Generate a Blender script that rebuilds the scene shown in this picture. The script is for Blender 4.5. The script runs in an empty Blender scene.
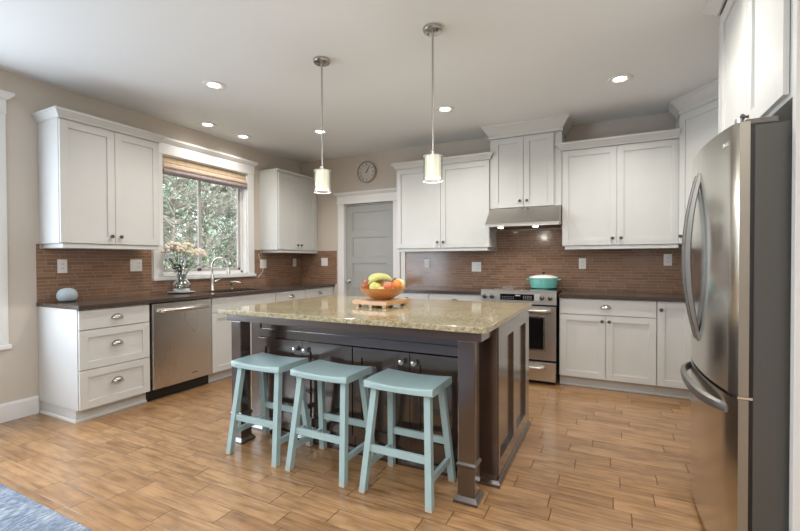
import bpy, bmesh, math, random
from mathutils import Vector, Matrix
random.seed(7)
PI = math.pi
SC = bpy.context.scene
COL = SC.collection

# ------------------------------------------------------------------ camera
def make_camera():
    f, yaw, pitch, roll = 419.76, -0.4661, -0.0126, -0.0032
    cy, sy = math.cos(yaw), math.sin(yaw)
    fw = Vector((sy*math.cos(pitch), cy*math.cos(pitch), math.sin(pitch)))
    rt = Vector((cy, -sy, 0)); up = rt.cross(fw)
    c, s = math.cos(roll), math.sin(roll)
    r = rt*c + up*s; u = up*c - rt*s
    cam = bpy.data.cameras.new('camera'); o = bpy.data.objects.new('camera', cam)
    COL.objects.link(o)
    m = Matrix((r, u, -fw)).transposed().to_4x4(); m.translation = Vector((4.2402, 0, 1.2506))
    o.matrix_world = m
    cam.sensor_fit = 'HORIZONTAL'; cam.sensor_width = 36; cam.lens = f/800*36
    cam.shift_y = 0.00055; cam.clip_start = 0.02; cam.clip_end = 200
    SC.camera = o
make_camera()

# ------------------------------------------------------------------ world, daylight, exposure
W_ = bpy.data.worlds.new('overcast_sky'); SC.world = W_; W_.use_nodes = True
nt = W_.node_tree; bg = nt.nodes['Background']
bg.inputs[0].default_value = (0.86, 0.93, 1.0, 1); bg.inputs[1].default_value = 4.6
SC.view_settings.view_transform = 'Standard'; SC.view_settings.look = 'None'
SC.view_settings.exposure = 0.25; SC.view_settings.gamma = 1.0
SC.view_settings.use_curve_mapping = False

def area(name, loc, rot, sx, sy, power, color):
    l = bpy.data.lights.new(name, 'AREA'); l.shape = 'RECTANGLE'; l.size = sx; l.size_y = sy
    l.energy = power; l.color = color
    o = bpy.data.objects.new(name, l); o.location = loc; o.rotation_euler = rot; COL.objects.link(o)
    return o
COOL = (0.76, 0.87, 1.0)
area('daylight_side_window', (-0.02, 0.04, 1.5), (0, -PI/2, 0), 1.75, 2.70, 66, COOL)
area('rear_ceiling_fill', (4.0, -1.3, 2.70), (0, 0, 0), 2.4, 3.6, 112, (1.0, 0.985, 0.96))  # added fill light at ceiling height behind the camera, no real fixture

W, D, H = 5.48, 5.053, 2.747

# ------------------------------------------------------------------ materials
def mat(name):
    m = bpy.data.materials.new(name); m.use_nodes = True
    return m, m.node_tree, m.node_tree.nodes['Principled BSDF']
def N(nt, t, **kw):
    n = nt.nodes.new(t)
    for k, v in kw.items(): setattr(n, k, v)
    return n
def L(nt, a, b): nt.links.new(a, b)
def math_(nt, op, a, b=None, c=None):
    n = N(nt, 'ShaderNodeMath', operation=op)
    for i, v in enumerate((a, b, c)):
        if v is None: continue
        if isinstance(v, (int, float)): n.inputs[i].default_value = v
        else: L(nt, v, n.inputs[i])
    return n.outputs[0]
def ramp(nt, fac, stops):
    n = N(nt, 'ShaderNodeValToRGB'); L(nt, fac, n.inputs[0])
    el = n.color_ramp.elements
    while len(el) < len(stops): el.new(0.5)
    for e, (p, c) in zip(el, stops): e.position = p; e.color = (*c, 1)
    return n.outputs[0]
def noise(nt, vec, scale, detail=3, rough=0.5):
    n = N(nt, 'ShaderNodeTexNoise'); n.inputs['Scale'].default_value = scale
    n.inputs['Detail'].default_value = detail; n.inputs['Roughness'].default_value = rough
    if vec is not None: L(nt, vec, n.inputs['Vector'])
    return n.outputs['Fac']
def mapping(nt, scale=(1, 1, 1)):
    tc = N(nt, 'ShaderNodeTexCoord'); mp = N(nt, 'ShaderNodeMapping')
    mp.inputs['Scale'].default_value = scale; L(nt, tc.outputs['Object'], mp.inputs['Vector'])
    return mp.outputs[0]
def bump(nt, b, h, strength, dist=0.002):
    n = N(nt, 'ShaderNodeBump'); n.inputs['Strength'].default_value = strength
    n.inputs['Distance'].default_value = dist; L(nt, h, n.inputs['Height']); L(nt, n.outputs[0], b.inputs['Normal'])
def plain(name, col, rough=0.5, metal=0, coat=0, bumps=None, emit=None, vary=0.0, vscale=6):
    m, nt, b = mat(name)
    b.inputs['Base Color'].default_value = (*col, 1); b.inputs['Roughness'].default_value = rough
    b.inputs['Metallic'].default_value = metal; b.inputs['Coat Weight'].default_value = coat
    b.inputs['Coat Roughness'].default_value = 0.15
    if vary:
        f = noise(nt, mapping(nt), vscale, 4)
        lo = tuple(max(0, c*(1-vary)) for c in col); hi = tuple(min(1, c*(1+vary)) for c in col)
        L(nt, ramp(nt, f, [(0.3, lo), (0.7, hi)]), b.inputs['Base Color'])
    if bumps: bump(nt, b, noise(nt, mapping(nt, bumps[2] if len(bumps) > 2 else (1, 1, 1)), bumps[0], 3), bumps[1])
    if emit: b.inputs['Emission Color'].default_value = (*emit[0], 1); b.inputs['Emission Strength'].default_value = emit[1]
    return m
M = {}
M['wall'] = plain('greige_wall_paint', (0.595, 0.54, 0.47), 0.75, bumps=(180, 0.08))
M['rear_wall'] = plain('unseen_rear_wall_darkened', (0.24, 0.22, 0.20), 0.8)  # unseen wall, colour darkened to cut its bounce and reflections in the kitchen
M['ceiling'] = plain('orange_peel_ceiling', (0.80, 0.82, 0.83), 0.85, bumps=(95, 0.35))
M['white'] = plain('white_cabinet_paint', (0.63, 0.635, 0.62), 0.38, vary=0.015)
M['trim'] = plain('white_trim_paint', (0.78, 0.78, 0.77), 0.4, vary=0.01)
M['crease'] = plain('shadow_grey_gap', (0.10, 0.10, 0.10), 0.8)
M['grey_door'] = plain('grey_door_paint', (0.36, 0.365, 0.355), 0.45, vary=0.02)
M['nickel'] = plain('brushed_nickel', (0.50, 0.48, 0.45), 0.25, 1)
M['dark_nickel'] = plain('aged_nickel_knob', (0.13, 0.125, 0.12), 0.28, 1)
M['chrome'] = plain('polished_chrome', (0.75, 0.75, 0.76), 0.10, 1)
M['bright_nickel'] = plain('bright_satin_nickel', (0.62, 0.60, 0.57), 0.26, 1)
M['black'] = plain('black_enamel', (0.012, 0.012, 0.014), 0.25)
M['black_glass'] = plain('black_glass', (0.006, 0.006, 0.007), 0.05, coat=0.5)
M['plastic'] = plain('white_plastic', (0.80, 0.79, 0.76), 0.35)
M['slot'] = plain('dark_slot', (0.05, 0.05, 0.05), 0.6)
M['fridge_side'] = plain('charcoal_fridge_side', (0.070, 0.068, 0.061), 0.42, bumps=(300, 0.05))
M['hinge_grey'] = plain('grey_hinge_cover', (0.14, 0.135, 0.12), 0.4)
M['espresso'] = None
M['counter'] = plain('dark_brown_quartz', (0.070, 0.052, 0.043), 0.16, vary=0.25, vscale=60)
M['porcelain'] = plain('white_porcelain', (0.85, 0.86, 0.86), 0.12, coat=0.4)
M['teal_enamel'] = plain('aqua_enamel', (0.15, 0.48, 0.42), 0.14, coat=0.6)
M['cream_enamel'] = plain('cream_enamel', (0.80, 0.82, 0.79), 0.2, coat=0.4)
M['speaker_grey'] = plain('grey_speaker_fabric', (0.36, 0.42, 0.45), 0.8, bumps=(600, 0.4))
M['leaf'] = plain('stem_green', (0.035, 0.10, 0.04), 0.6, vary=0.3, vscale=30)
M['petal'] = plain('dusty_pink_petals', (0.78, 0.69, 0.60), 0.8, bumps=(120, 1.0), vary=0.25, vscale=50)
M['petal_cream'] = plain('cream_petals', (0.74, 0.66, 0.50), 0.8, bumps=(120, 1.0), vary=0.25, vscale=50)
M['petal_blue'] = plain('pale_lilac_petals', (0.52, 0.50, 0.62), 0.8, vary=0.2, vscale=60)
M['shade_tan'] = plain('tan_woven_shade', (0.50, 0.38, 0.255), 0.85, bumps=(60, 0.5, (1, 1, 12)), vary=0.12, vscale=20)
M['shade_cream'] = plain('cream_woven_shade', (0.62, 0.49, 0.37), 0.85, bumps=(60, 0.5, (1, 1, 12)), vary=0.1, vscale=20)
M['shade_mauve'] = plain('mauve_grey_shade', (0.34, 0.28, 0.29), 0.85, bumps=(60, 0.5, (1, 1, 12)), vary=0.15, vscale=20)
M['vinyl'] = plain('taupe_window_vinyl', (0.46, 0.43, 0.42), 0.45)
M['bark'] = plain('tree_bark', (0.27, 0.24, 0.20), 0.9, bumps=(20, 0.8), vary=0.4, vscale=8)
M['ground_green'] = plain('woodland_ground', (0.07, 0.09, 0.04), 0.95, vary=0.5, vscale=2)
M['face'] = plain('clock_face', (0.62, 0.58, 0.54), 0.5, vary=0.08, vscale=20)
M['numeral'] = plain('grey_numeral', (0.14, 0.13, 0.12), 0.6)
M['steel_text'] = plain('light_steel_mark', (0.8, 0.8, 0.78), 0.3, 0.6)
M['foot'] = plain('worn_foot_tip', (0.42, 0.43, 0.38), 0.6)
M['stool'] = plain('seafoam_paint', (0.34, 0.47, 0.48), 0.42, vary=0.06, vscale=9, bumps=(30, 0.12))
M['lamp'] = plain('lit_lamp_lens', (1, 1, 1), 0.5, emit=((1.0, 0.95, 0.86), 8))
M['frosted'] = plain('lit_frosted_glass', (0.82, 0.82, 0.74), 0.35, emit=((1.0, 0.98, 0.88), 0.28))
M['banana'] = plain('banana_skin', (0.52, 0.53, 0.20), 0.5, vary=0.18, vscale=14)
M['tip'] = plain('brown_stem', (0.06, 0.035, 0.02), 0.7)

def wood(name, c1, c2, rough, coat, sc=(30, 30, 2), bstr=0.1):
    m, nt, b = mat(name); v = mapping(nt, sc)
    f = noise(nt, v, 1.0, 6, 0.6)
    L(nt, ramp(nt, f, [(0.3, c1), (0.7, c2)]), b.inputs['Base Color'])
    b.inputs['Roughness'].default_value = rough; b.inputs['Coat Weight'].default_value = coat
    b.inputs['Coat Roughness'].default_value = 0.14; b.inputs['Coat IOR'].default_value = 1.65; b.inputs['IOR'].default_value = 1.7
    bump(nt, b, f, bstr); return m
M['espresso'] = wood('espresso_stained_wood', (0.024, 0.013, 0.009), (0.050, 0.028, 0.019), 0.22, 1.0, (22, 22, 1.5), 0.03)
M['board_wood'] = wood('maple_butcher_block', (0.48, 0.25, 0.10), (0.66, 0.40, 0.19), 0.4, 0.2, (40, 6, 40))
M['bowl_wood'] = wood('orange_stained_wood_bowl', (0.44, 0.17, 0.045), (0.62, 0.27, 0.08), 0.32, 0.4, (8, 8, 50))

def fruit_mat(name, c1, c2, sc=7):
    m, nt, b = mat(name); f = noise(nt, mapping(nt), sc, 4)
    L(nt, ramp(nt, f, [(0.38, c1), (0.62, c2)]), b.inputs['Base Color']); b.inputs['Roughness'].default_value = 0.32
    return m
M['apple_red'] = fruit_mat('red_yellow_apple_skin', (0.50, 0.10, 0.05), (0.70, 0.38, 0.14), 9)
M['apple_brown'] = fruit_mat('russet_apple_skin', (0.27, 0.08, 0.035), (0.45, 0.17, 0.07))
M['apple_green'] = fruit_mat('green_apple_skin', (0.50, 0.50, 0.10), (0.66, 0.62, 0.22))
M['orange_skin'] = fruit_mat('orange_skin', (0.72, 0.20, 0.05), (0.82, 0.32, 0.08))
M['pear_skin'] = fruit_mat('yellow_pear_skin', (0.72, 0.55, 0.24), (0.80, 0.66, 0.36))
M['lemon_skin'] = fruit_mat('yellow_peach_skin', (0.72, 0.58, 0.16), (0.78, 0.50, 0.20))

def steel(name, col, rough, sc, st=0.06):
    m, nt, b = mat(name); f = noise(nt, mapping(nt, sc), 1.0, 2)
    b.inputs['Base Color'].default_value = (*col, 1); b.inputs['Metallic'].default_value = 1
    mr = N(nt, 'ShaderNodeMapRange'); mr.inputs['To Min'].default_value = rough-0.05; mr.inputs['To Max'].default_value = rough+0.07
    L(nt, f, mr.inputs[0]); L(nt, mr.outputs[0], b.inputs['Roughness'])
    if st > 0: bump(nt, b, f, st, 0.001)
    return m
M['steel'] = steel('brushed_stainless', (0.70, 0.68, 0.65), 0.27, (3, 3, 1), 0)
M['fridge_steel'] = steel('fridge_stainless', (0.66, 0.645, 0.60), 0.20, (300, 300, 3), 0.012)
M['edge_steel'] = plain('dark_satin_door_edge', (0.33, 0.31, 0.27), 0.38, 0.8)
M['panel_steel'] = plain('satin_panel_steel', (0.66, 0.65, 0.62), 0.32, 1)
M['hood_steel'] = steel('hood_stainless', (0.52, 0.50, 0.465), 0.30, (2, 300, 300), 0.015)
M['handle_steel'] = plain('satin_handle_steel', (0.30, 0.295, 0.28), 0.42, 1)
M['sink_steel'] = plain('sink_steel', (0.20, 0.20, 0.21), 0.3, 1)

def planks():
    m, nt, b = mat('hand_scraped_oak_planks')
    tc = N(nt, 'ShaderNodeTexCoord'); s = N(nt, 'ShaderNodeSeparateXYZ'); L(nt, tc.outputs['Object'], s.inputs[0])
    PW, PL = 0.1215, 0.95
    yy = math_(nt, 'DIVIDE', math_(nt, 'ADD', s.outputs[1], 10*PW - 0.034), PW)
    row = math_(nt, 'FLOOR', yy)
    wn = N(nt, 'ShaderNodeTexWhiteNoise', noise_dimensions='1D'); L(nt, row, wn.inputs['W'])
    xx = math_(nt, 'DIVIDE', math_(nt, 'ADD', s.outputs[0], math_(nt, 'MULTIPLY', wn.outputs['Value'], 7.0)), PL)
    col = math_(nt, 'FLOOR', xx)
    # split every plank cell once more at a random spot
    cv = N(nt, 'ShaderNodeCombineXYZ'); L(nt, row, cv.inputs[0]); L(nt, col, cv.inputs[1])
    w2 = N(nt, 'ShaderNodeTexWhiteNoise', noise_dimensions='3D'); L(nt, cv.outputs[0], w2.inputs['Vector'])
    cut = math_(nt, 'MULTIPLY_ADD', w2.outputs['Value'], 0.4, 0.3)
    fx = math_(nt, 'FRACT', xx); fy = math_(nt, 'FRACT', yy)
    half = math_(nt, 'GREATER_THAN', fx, cut)
    c3 = N(nt, 'ShaderNodeCombineXYZ'); L(nt, row, c3.inputs[0]); L(nt, col, c3.inputs[1]); L(nt, half, c3.inputs[2])
    w3 = N(nt, 'ShaderNodeTexWhiteNoise', noise_dimensions='3D'); L(nt, c3.outputs[0], w3.inputs['Vector'])
    ex = math_(nt, 'MINIMUM', math_(nt, 'MINIMUM', fx, math_(nt, 'SUBTRACT', 1.0, fx)), math_(nt, 'ABSOLUTE', math_(nt, 'SUBTRACT', fx, cut)))
    ey = math_(nt, 'MINIMUM', fy, math_(nt, 'SUBTRACT', 1.0, fy))
    d = math_(nt, 'MINIMUM', math_(nt, 'MULTIPLY', ex, PL*0.8), math_(nt, 'MULTIPLY_ADD', ey, PW, 0.0007))
    seam = N(nt, 'ShaderNodeMapRange'); seam.inputs['From Min'].default_value = 0.0008; seam.inputs['From Max'].default_value = 0.0032
    L(nt, d, seam.inputs[0])
    # grain
    off = N(nt, 'ShaderNodeVectorMath', operation='MULTIPLY_ADD'); L(nt, w3.outputs['Color'], off.inputs[0])
    off.inputs[1].default_value = (9, 9, 9); L(nt, tc.outputs['Object'], off.inputs[2])
    mp = N(nt, 'ShaderNodeMapping'); mp.inputs['Scale'].default_value = (3.0, 55, 1); L(nt, off.outputs[0], mp.inputs[0])
    g = noise(nt, mp.outputs[0], 1.0, 6, 0.62)
    mp2 = N(nt, 'ShaderNodeMapping'); mp2.inputs['Scale'].default_value = (6, 20, 1); L(nt, off.outputs[0], mp2.inputs[0])
    blot = noise(nt, mp2.outputs[0], 1.0, 3, 0.55)
    base = ramp(nt, w3.outputs['Value'], [(0.0, (0.345, 0.190, 0.086)), (0.5, (0.395, 0.225, 0.102)), (1.0, (0.45, 0.262, 0.124))])
    grain = ramp(nt, g, [(0.28, (0.60, 0.55, 0.50)), (0.58, (1.05, 1.05, 1.05))])
    bl = ramp(nt, blot, [(0.3, (0.68, 0.65, 0.62)), (0.58, (1.02, 1.02, 1.02))])
    def mul(a, c):
        n = N(nt, 'ShaderNodeMix', data_type='RGBA', blend_type='MULTIPLY'); n.inputs[0].default_value = 1
        L(nt, a, n.inputs[6]); L(nt, c, n.inputs[7]); return n.outputs[2]
    c = mul(mul(base, grain), bl)
    sc_ = ramp(nt, seam.outputs[0], [(0, (0.42, 0.35, 0.28)), (1, (1, 1, 1))])
    L(nt, mul(c, sc_), b.inputs['Base Color'])
    rr = N(nt, 'ShaderNodeMapRange'); rr.inputs['To Min'].default_value = 0.24; rr.inputs['To Max'].default_value = 0.42
    L(nt, g, rr.inputs[0]); L(nt, rr.outputs[0], b.inputs['Roughness'])
    b.inputs['Coat Weight'].default_value = 0.4; b.inputs['Coat Roughness'].default_value = 0.16
    # scraped ripples run across each plank
    mp3 = N(nt, 'ShaderNodeMapping'); mp3.inputs['Scale'].default_value = (16, 5, 1); L(nt, off.outputs[0], mp3.inputs[0])
    rip = noise(nt, mp3.outputs[0], 1.0, 2, 0.4)
    h = math_(nt, 'ADD', math_(nt, 'MULTIPLY', rip, 0.55), math_(nt, 'ADD', math_(nt, 'MULTIPLY', g, 0.22), seam.outputs[0]))
    bump(nt, b, h, 0.5, 0.005)
    return m
M['floor'] = planks()

def tiles(axis):
    m, nt, b = mat('brown_glass_strip_tile_'+axis)
    tc = N(nt, 'ShaderNodeTexCoord'); s = N(nt, 'ShaderNodeSeparateXYZ'); L(nt, tc.outputs['Object'], s.inputs[0])
    hor = s.outputs['XY'.index(axis.upper())]
    RH, TL = 0.0305, 0.15
    yy = math_(nt, 'DIVIDE', s.outputs[2], RH); row = math_(nt, 'FLOOR', yy)
    wn = N(nt, 'ShaderNodeTexWhiteNoise', noise_dimensions='1D'); L(nt, row, wn.inputs['W'])
    xx = math_(nt, 'DIVIDE', math_(nt, 'ADD', hor, math_(nt, 'MULTIPLY', wn.outputs['Value'], 3.0)), TL)
    col = math_(nt, 'FLOOR', xx)
    cv = N(nt, 'ShaderNodeCombineXYZ'); L(nt, row, cv.inputs[0]); L(nt, col, cv.inputs[1])
    w3 = N(nt, 'ShaderNodeTexWhiteNoise', noise_dimensions='3D'); L(nt, cv.outputs[0], w3.inputs['Vector'])
    fx = math_(nt, 'FRACT', xx); fy = math_(nt, 'FRACT', yy)
    ex = math_(nt, 'MULTIPLY', math_(nt, 'MINIMUM', fx, math_(nt, 'SUBTRACT', 1.0, fx)), TL)
    ey = math_(nt, 'MULTIPLY', math_(nt, 'MINIMUM', fy, math_(nt, 'SUBTRACT', 1.0, fy)), RH)
    d = math_(nt, 'MINIMUM', ex, ey)
    mr = N(nt, 'ShaderNodeMapRange'); mr.inputs['From Min'].default_value = 0.0010; mr.inputs['From Max'].default_value = 0.0034
    L(nt, d, mr.inputs[0])
    c = ramp(nt, w3.outputs['Value'], [(0, (0.210, 0.115, 0.070)), (0.5, (0.250, 0.140, 0.086)), (1, (0.295, 0.170, 0.108))])
    mx = N(nt, 'ShaderNodeMix', data_type='RGBA'); L(nt, mr.outputs[0], mx.inputs[0])
    mx.inputs[6].default_value = (0.36, 0.26, 0.19, 1); L(nt, c, mx.inputs[7])
    L(nt, mx.outputs[2], b.inputs['Base Color'])
    b.inputs['Roughness'].default_value = 0.13; b.inputs['Coat Weight'].default_value = 0.15; b.inputs['Coat Roughness'].default_value = 0.05
    wv = noise(nt, mapping(nt, (22, 22, 30)), 1.0, 2)
    tilt = math_(nt, 'MULTIPLY', math_(nt, 'SUBTRACT', w3.outputs['Value'], 0.5), math_(nt, 'MULTIPLY', fy, 0.8))
    h = math_(nt, 'ADD', math_(nt, 'ADD', mr.outputs[0], math_(nt, 'MULTIPLY', wv, 0.7)), tilt)
    bump(nt, b, h, 0.28, 0.002)
    return m
M['tile_y'] = tiles('y'); M['tile_x'] = tiles('x')

def granite():
    m, nt, b = mat('tan_granite')
    v = mapping(nt)
    a = noise(nt, v, 48, 8, 0.80); c = noise(nt, v, 7, 3)
    base = ramp(nt, a, [(0.33, (0.060, 0.042, 0.025)), (0.42, (0.26, 0.215, 0.135)), (0.51, (0.42, 0.375, 0.255)), (0.66, (0.59, 0.56, 0.43))])
    t = ramp(nt, c, [(0.3, (0.86, 0.84, 0.78)), (0.7, (1.05, 1.04, 1.0))])
    n = N(nt, 'ShaderNodeMix', data_type='RGBA', blend_type='MULTIPLY'); n.inputs[0].default_value = 1
    L(nt, base, n.inputs[6]); L(nt, t, n.inputs[7]); L(nt, n.outputs[2], b.inputs['Base Color'])
    b.inputs['Roughness'].default_value = 0.08; b.inputs['Specular IOR Level'].default_value = 0.38
    return m
M['granite'] = granite()

def glass(name, tint=(1, 1, 1), refl=0.06):
    m = bpy.data.materials.new(name); m.use_nodes = True; nt = m.node_tree; nt.nodes.clear()
    o = N(nt, 'ShaderNodeOutputMaterial'); mix = N(nt, 'ShaderNodeMixShader'); t = N(nt, 'ShaderNodeBsdfTransparent')
    g = N(nt, 'ShaderNodeBsdfGlossy'); g.inputs['Roughness'].default_value = 0.02
    t.inputs[0].default_value = (*tint, 1)
    fr = N(nt, 'ShaderNodeLayerWeight'); fr.inputs[0].default_value = 0.35
    k = math_(nt, 'MULTIPLY_ADD', fr.outputs['Fresnel'], 0.35, refl*0.15)
    L(nt, k, mix.inputs[0]); L(nt, t.outputs[0], mix.inputs[1]); L(nt, g.outputs[0], mix.inputs[2]); L(nt, mix.outputs[0], o.inputs[0])
    return m
M['pane'] = glass('window_glass'); M['clear'] = glass('clear_glass', (0.98, 0.98, 0.95), 0.1)
M['water'] = glass('water', (0.92, 0.96, 0.97), 0.6)
M['vase_glass'] = glass('vase_glass', (0.96, 0.99, 1.0), 1.6)

def rug_mat():
    m, nt, b = mat('blue_white_rug_pile')
    a = noise(nt, mapping(nt, (90, 22, 1)), 1.0, 5, 0.7); c = noise(nt, mapping(nt, (6, 8, 1)), 1.0, 4)
    f = math_(nt, 'ADD', math_(nt, 'MULTIPLY', a, 0.65), math_(nt, 'MULTIPLY', c, 0.35))
    L(nt, ramp(nt, f, [(0.38, (0.07, 0.105, 0.18)), (0.49, (0.17, 0.215, 0.29)), (0.62, (0.45, 0.48, 0.52))]), b.inputs['Base Color'])
    b.inputs['Roughness'].default_value = 0.95; bump(nt, b, a, 0.9, 0.006); return m
M['rug'] = rug_mat()
def leafmat(name, lo, hi):
    m, nt, b = mat(name); oi = N(nt, 'ShaderNodeTexCoord')
    f = noise(nt, oi.outputs['Object'], 5.0, 3)
    L(nt, ramp(nt, f, [(0.35, lo), (0.65, hi)]), b.inputs['Base Color'])
    b.inputs['Roughness'].default_value = 0.6
    b.inputs['Transmission Weight'].default_value = 0.0
    return m
M['needles'] = leafmat('evergreen_foliage', (0.18, 0.27, 0.15), (0.40, 0.50, 0.34))
M['pale_leaf'] = leafmat('pale_green_foliage', (0.34, 0.45, 0.32), (0.62, 0.70, 0.58))
M['shrub_leaf'] = leafmat('shrub_foliage', (0.24, 0.33, 0.20), (0.48, 0.56, 0.40))

# ------------------------------------------------------------------ mesh builder
class MB:
    def __init__(s): s.bm = bmesh.new()
    def box(s, x0, x1, y0, y1, z0, z1, bev=0.0, mtx=None):
        vs = [s.bm.verts.new((x, y, z)) for x in (x0, x1) for y in (y0, y1) for z in (z0, z1)]
        F = [(0, 1, 3, 2), (4, 6, 7, 5), (0, 4, 5, 1), (2, 3, 7, 6), (0, 2, 6, 4), (1, 5, 7, 3)]
        fs = [s.bm.faces.new([vs[i] for i in f]) for f in F]
        allv = vs
        if bev > 0:
            es = list({e for f in fs for e in f.edges})
            r = bmesh.ops.bevel(s.bm, geom=es, offset=bev, segments=2, affect='EDGES', profile=0.5)
            allv = list({v for f in r['faces'] for v in f.verts} | {v for v in vs if v.is_valid})
        if mtx is not None:
            for v in allv: v.co = mtx @ v.co
        return s
    def loft(s, rings, cap=True, closed=True):
        rv = [[s.bm.verts.new(p) for p in r] for r in rings]
        n = len(rv[0])
        for a, b in zip(rv, rv[1:]):
            for i in range(n if closed else n-1):
                j = (i+1) % n
                s.bm.faces.new((a[i], a[j], b[j], b[i]))
        if cap and closed:
            s.bm.faces.new(list(reversed(rv[0]))); s.bm.faces.new(rv[-1])
        return s
    def tube(s, pts, r, seg=10, flat=1.0):
        pts = [Vector(p) for p in pts]; rings = []
        rr = r if isinstance(r, (list, tuple)) else [r]*len(pts)
        up0 = None
        for i, p in enumerate(pts):
            t = (pts[min(i+1, len(pts)-1)]-pts[max(i-1, 0)]).normalized()
            if up0 is None:
                up0 = Vector((0, 0, 1)) if abs(t.z) < 0.9 else Vector((0, 1, 0))
            a = t.cross(up0)
            if a.length < 1e-4: a = t.cross(Vector((1, 0, 0)))
            a.normalize(); b = a.cross(t).normalized(); up0 = b
            rings.append([p + a*math.cos(2*PI*k/seg)*rr[i] + b*math.sin(2*PI*k/seg)*rr[i]*flat for k in range(seg)])
        return s.loft(rings)
    def lathe(s, prof, c=(0, 0, 0), seg=24, axis='z', cap=True):
        rings = []
        for r, h in prof:
            ring = []
            for k in range(seg):
                a = 2*PI*k/seg; u, v = r*math.cos(a), r*math.sin(a)
                p = {'z': (u, v, h), 'y': (u, h, v), 'x': (h, u, v)}[axis]
                ring.append((c[0]+p[0], c[1]+p[1], c[2]+p[2]))
            rings.append(ring)
        return s.loft(rings, cap)
    def prism(s, poly, a, b, axis='x'):
        def P(u, v, w): return {'x': (w, u, v), 'y': (u, w, v), 'z': (u, v, w)}[axis]
        return s.loft([[P(u, v, a) for u, v in poly], [P(u, v, b) for u, v in poly]])
    def sweep(s, path, prof):
        """mitred sweep of an (outward, up) profile along an open xy path; outward is to the right of travel"""
        pts = [Vector(p) for p in path]; rings = []
        for i, p in enumerate(pts):
            ds = []
            if i > 0: ds.append((pts[i]-pts[i-1]).normalized())
            if i < len(pts)-1: ds.append((pts[i+1]-pts[i]).normalized())
            ns = [Vector((d.y, -d.x)) for d in ds]
            n = ns[0] if len(ns) == 1 else (ns[0]+ns[1]).normalized()
            k = 1.0/max(0.2, n.dot(ns[0]))
            rings.append([(p.x+n.x*o*k, p.y+n.y*o*k, z) for o, z in prof])
        return s.loft(rings)
    def quad(s, *p):
        s.bm.faces.new([s.bm.verts.new(q) for q in p]); return s
    def build(s, name, m, parent=None, smooth=False, mtx=None):
        bmesh.ops.recalc_face_normals(s.bm, faces=s.bm.faces)
        if mtx is not None: bmesh.ops.transform(s.bm, matrix=mtx, verts=s.bm.verts)
        me = bpy.data.meshes.new(name); s.bm.to_mesh(me); s.bm.free()
        me.materials.append(M[m] if isinstance(m, str) else m)
        if smooth:
            for p in me.polygons: p.use_smooth = True
            try: me.set_sharp_from_angle(angle=math.radians(smooth if smooth is not True else 40))
            except Exception: pass
        o = bpy.data.objects.new(name, me); COL.objects.link(o)
        if parent is not None: o.parent = parent
        return o
def tag(o, label=None, cat=None, group=None, kind=None):
    if label: o['label'] = label
    if cat: o['category'] = cat
    if group: o['group'] = group
    if kind: o['kind'] = kind
    return o
def empty(name, loc=(0, 0, 0), rz=0, **kw):
    o = bpy.data.objects.new(name, None); COL.objects.link(o); o.location = loc; o.rotation_euler = (0, 0, rz)
    return tag(o, **kw)
def copy_tree(o, parent=None):
    c = o.copy(); COL.objects.link(c)
    if parent is not None: c.parent = parent
    for ch in list(o.children): copy_tree(ch, c)
    return c

# ------------------------------------------------------------------ room shell
def grid_wall(name, plane, c0, c1, u0, u1, z0, z1, holes, m='wall'):
    us = sorted({u0, u1, *[h[0] for h in holes], *[h[1] for h in holes]})
    b = MB()
    for a, d in zip(us, us[1:]):
        cuts = sorted([(h[2], h[3]) for h in holes if h[0] <= a and h[1] >= d])
        z = z0
        for lo, hi in cuts+[(z1, z1)]:
            if lo > z+1e-6:
                if plane == 'x': b.box(c0, c1, a, d, z, lo)
                else: b.box(a, d, c0, c1, z, lo)
            z = max(z, hi)
    return tag(b.build(name, m), kind='structure')
tag(MB().box(-0.15, W+0.15, -5.15, D+0.15, -0.1, 0).build('floor', 'floor'), kind='structure')
tag(MB().box(-0.15, W+0.15, -5.15, D+0.15, H, H+0.1).build('ceiling', 'ceiling'), kind='structure')
WY0, WY1, WZ0, WZ1 = 2.835, 3.995, 1.09, 2.385     # sink window opening
grid_wall('wall_left', 'x', -0.15, 0, -5.15, D+0.15, 0, H, [(-1.35, 1.45, 0.61, 2.40), (WY0, WY1, WZ0, WZ1)])
grid_wall('wall_back', 'y', D, D+0.15, 0, W, 0, H, [(0.805, 1.604, 0, 2.05)])
grid_wall('wall_right', 'x', W, W+0.15, -5.15, D+0.15, 0, H, [])
grid_wall('wall_rear', 'y', -5.15, -5.0, 0, W, 0, H, [], 'rear_wall')
tag(MB().box(0.805, 1.604, D+0.14, D+0.15, 0, 2.05).build('wall_pantry', 'wall'), kind='structure')

def base_prof(h): return [(0, 0), (0.015, 0), (0.015, h-0.02), (0.008, h), (0, h)]
def baseboard(name, a, b):
    tag(MB().sweep([a, b], base_prof(0.145)).build(name, 'trim'), kind='structure')
baseboard('baseboard_left', (0, -4.9), (0, 1.744))
baseboard('baseboard_right', (W, 1.90), (W, -4.9))

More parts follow.
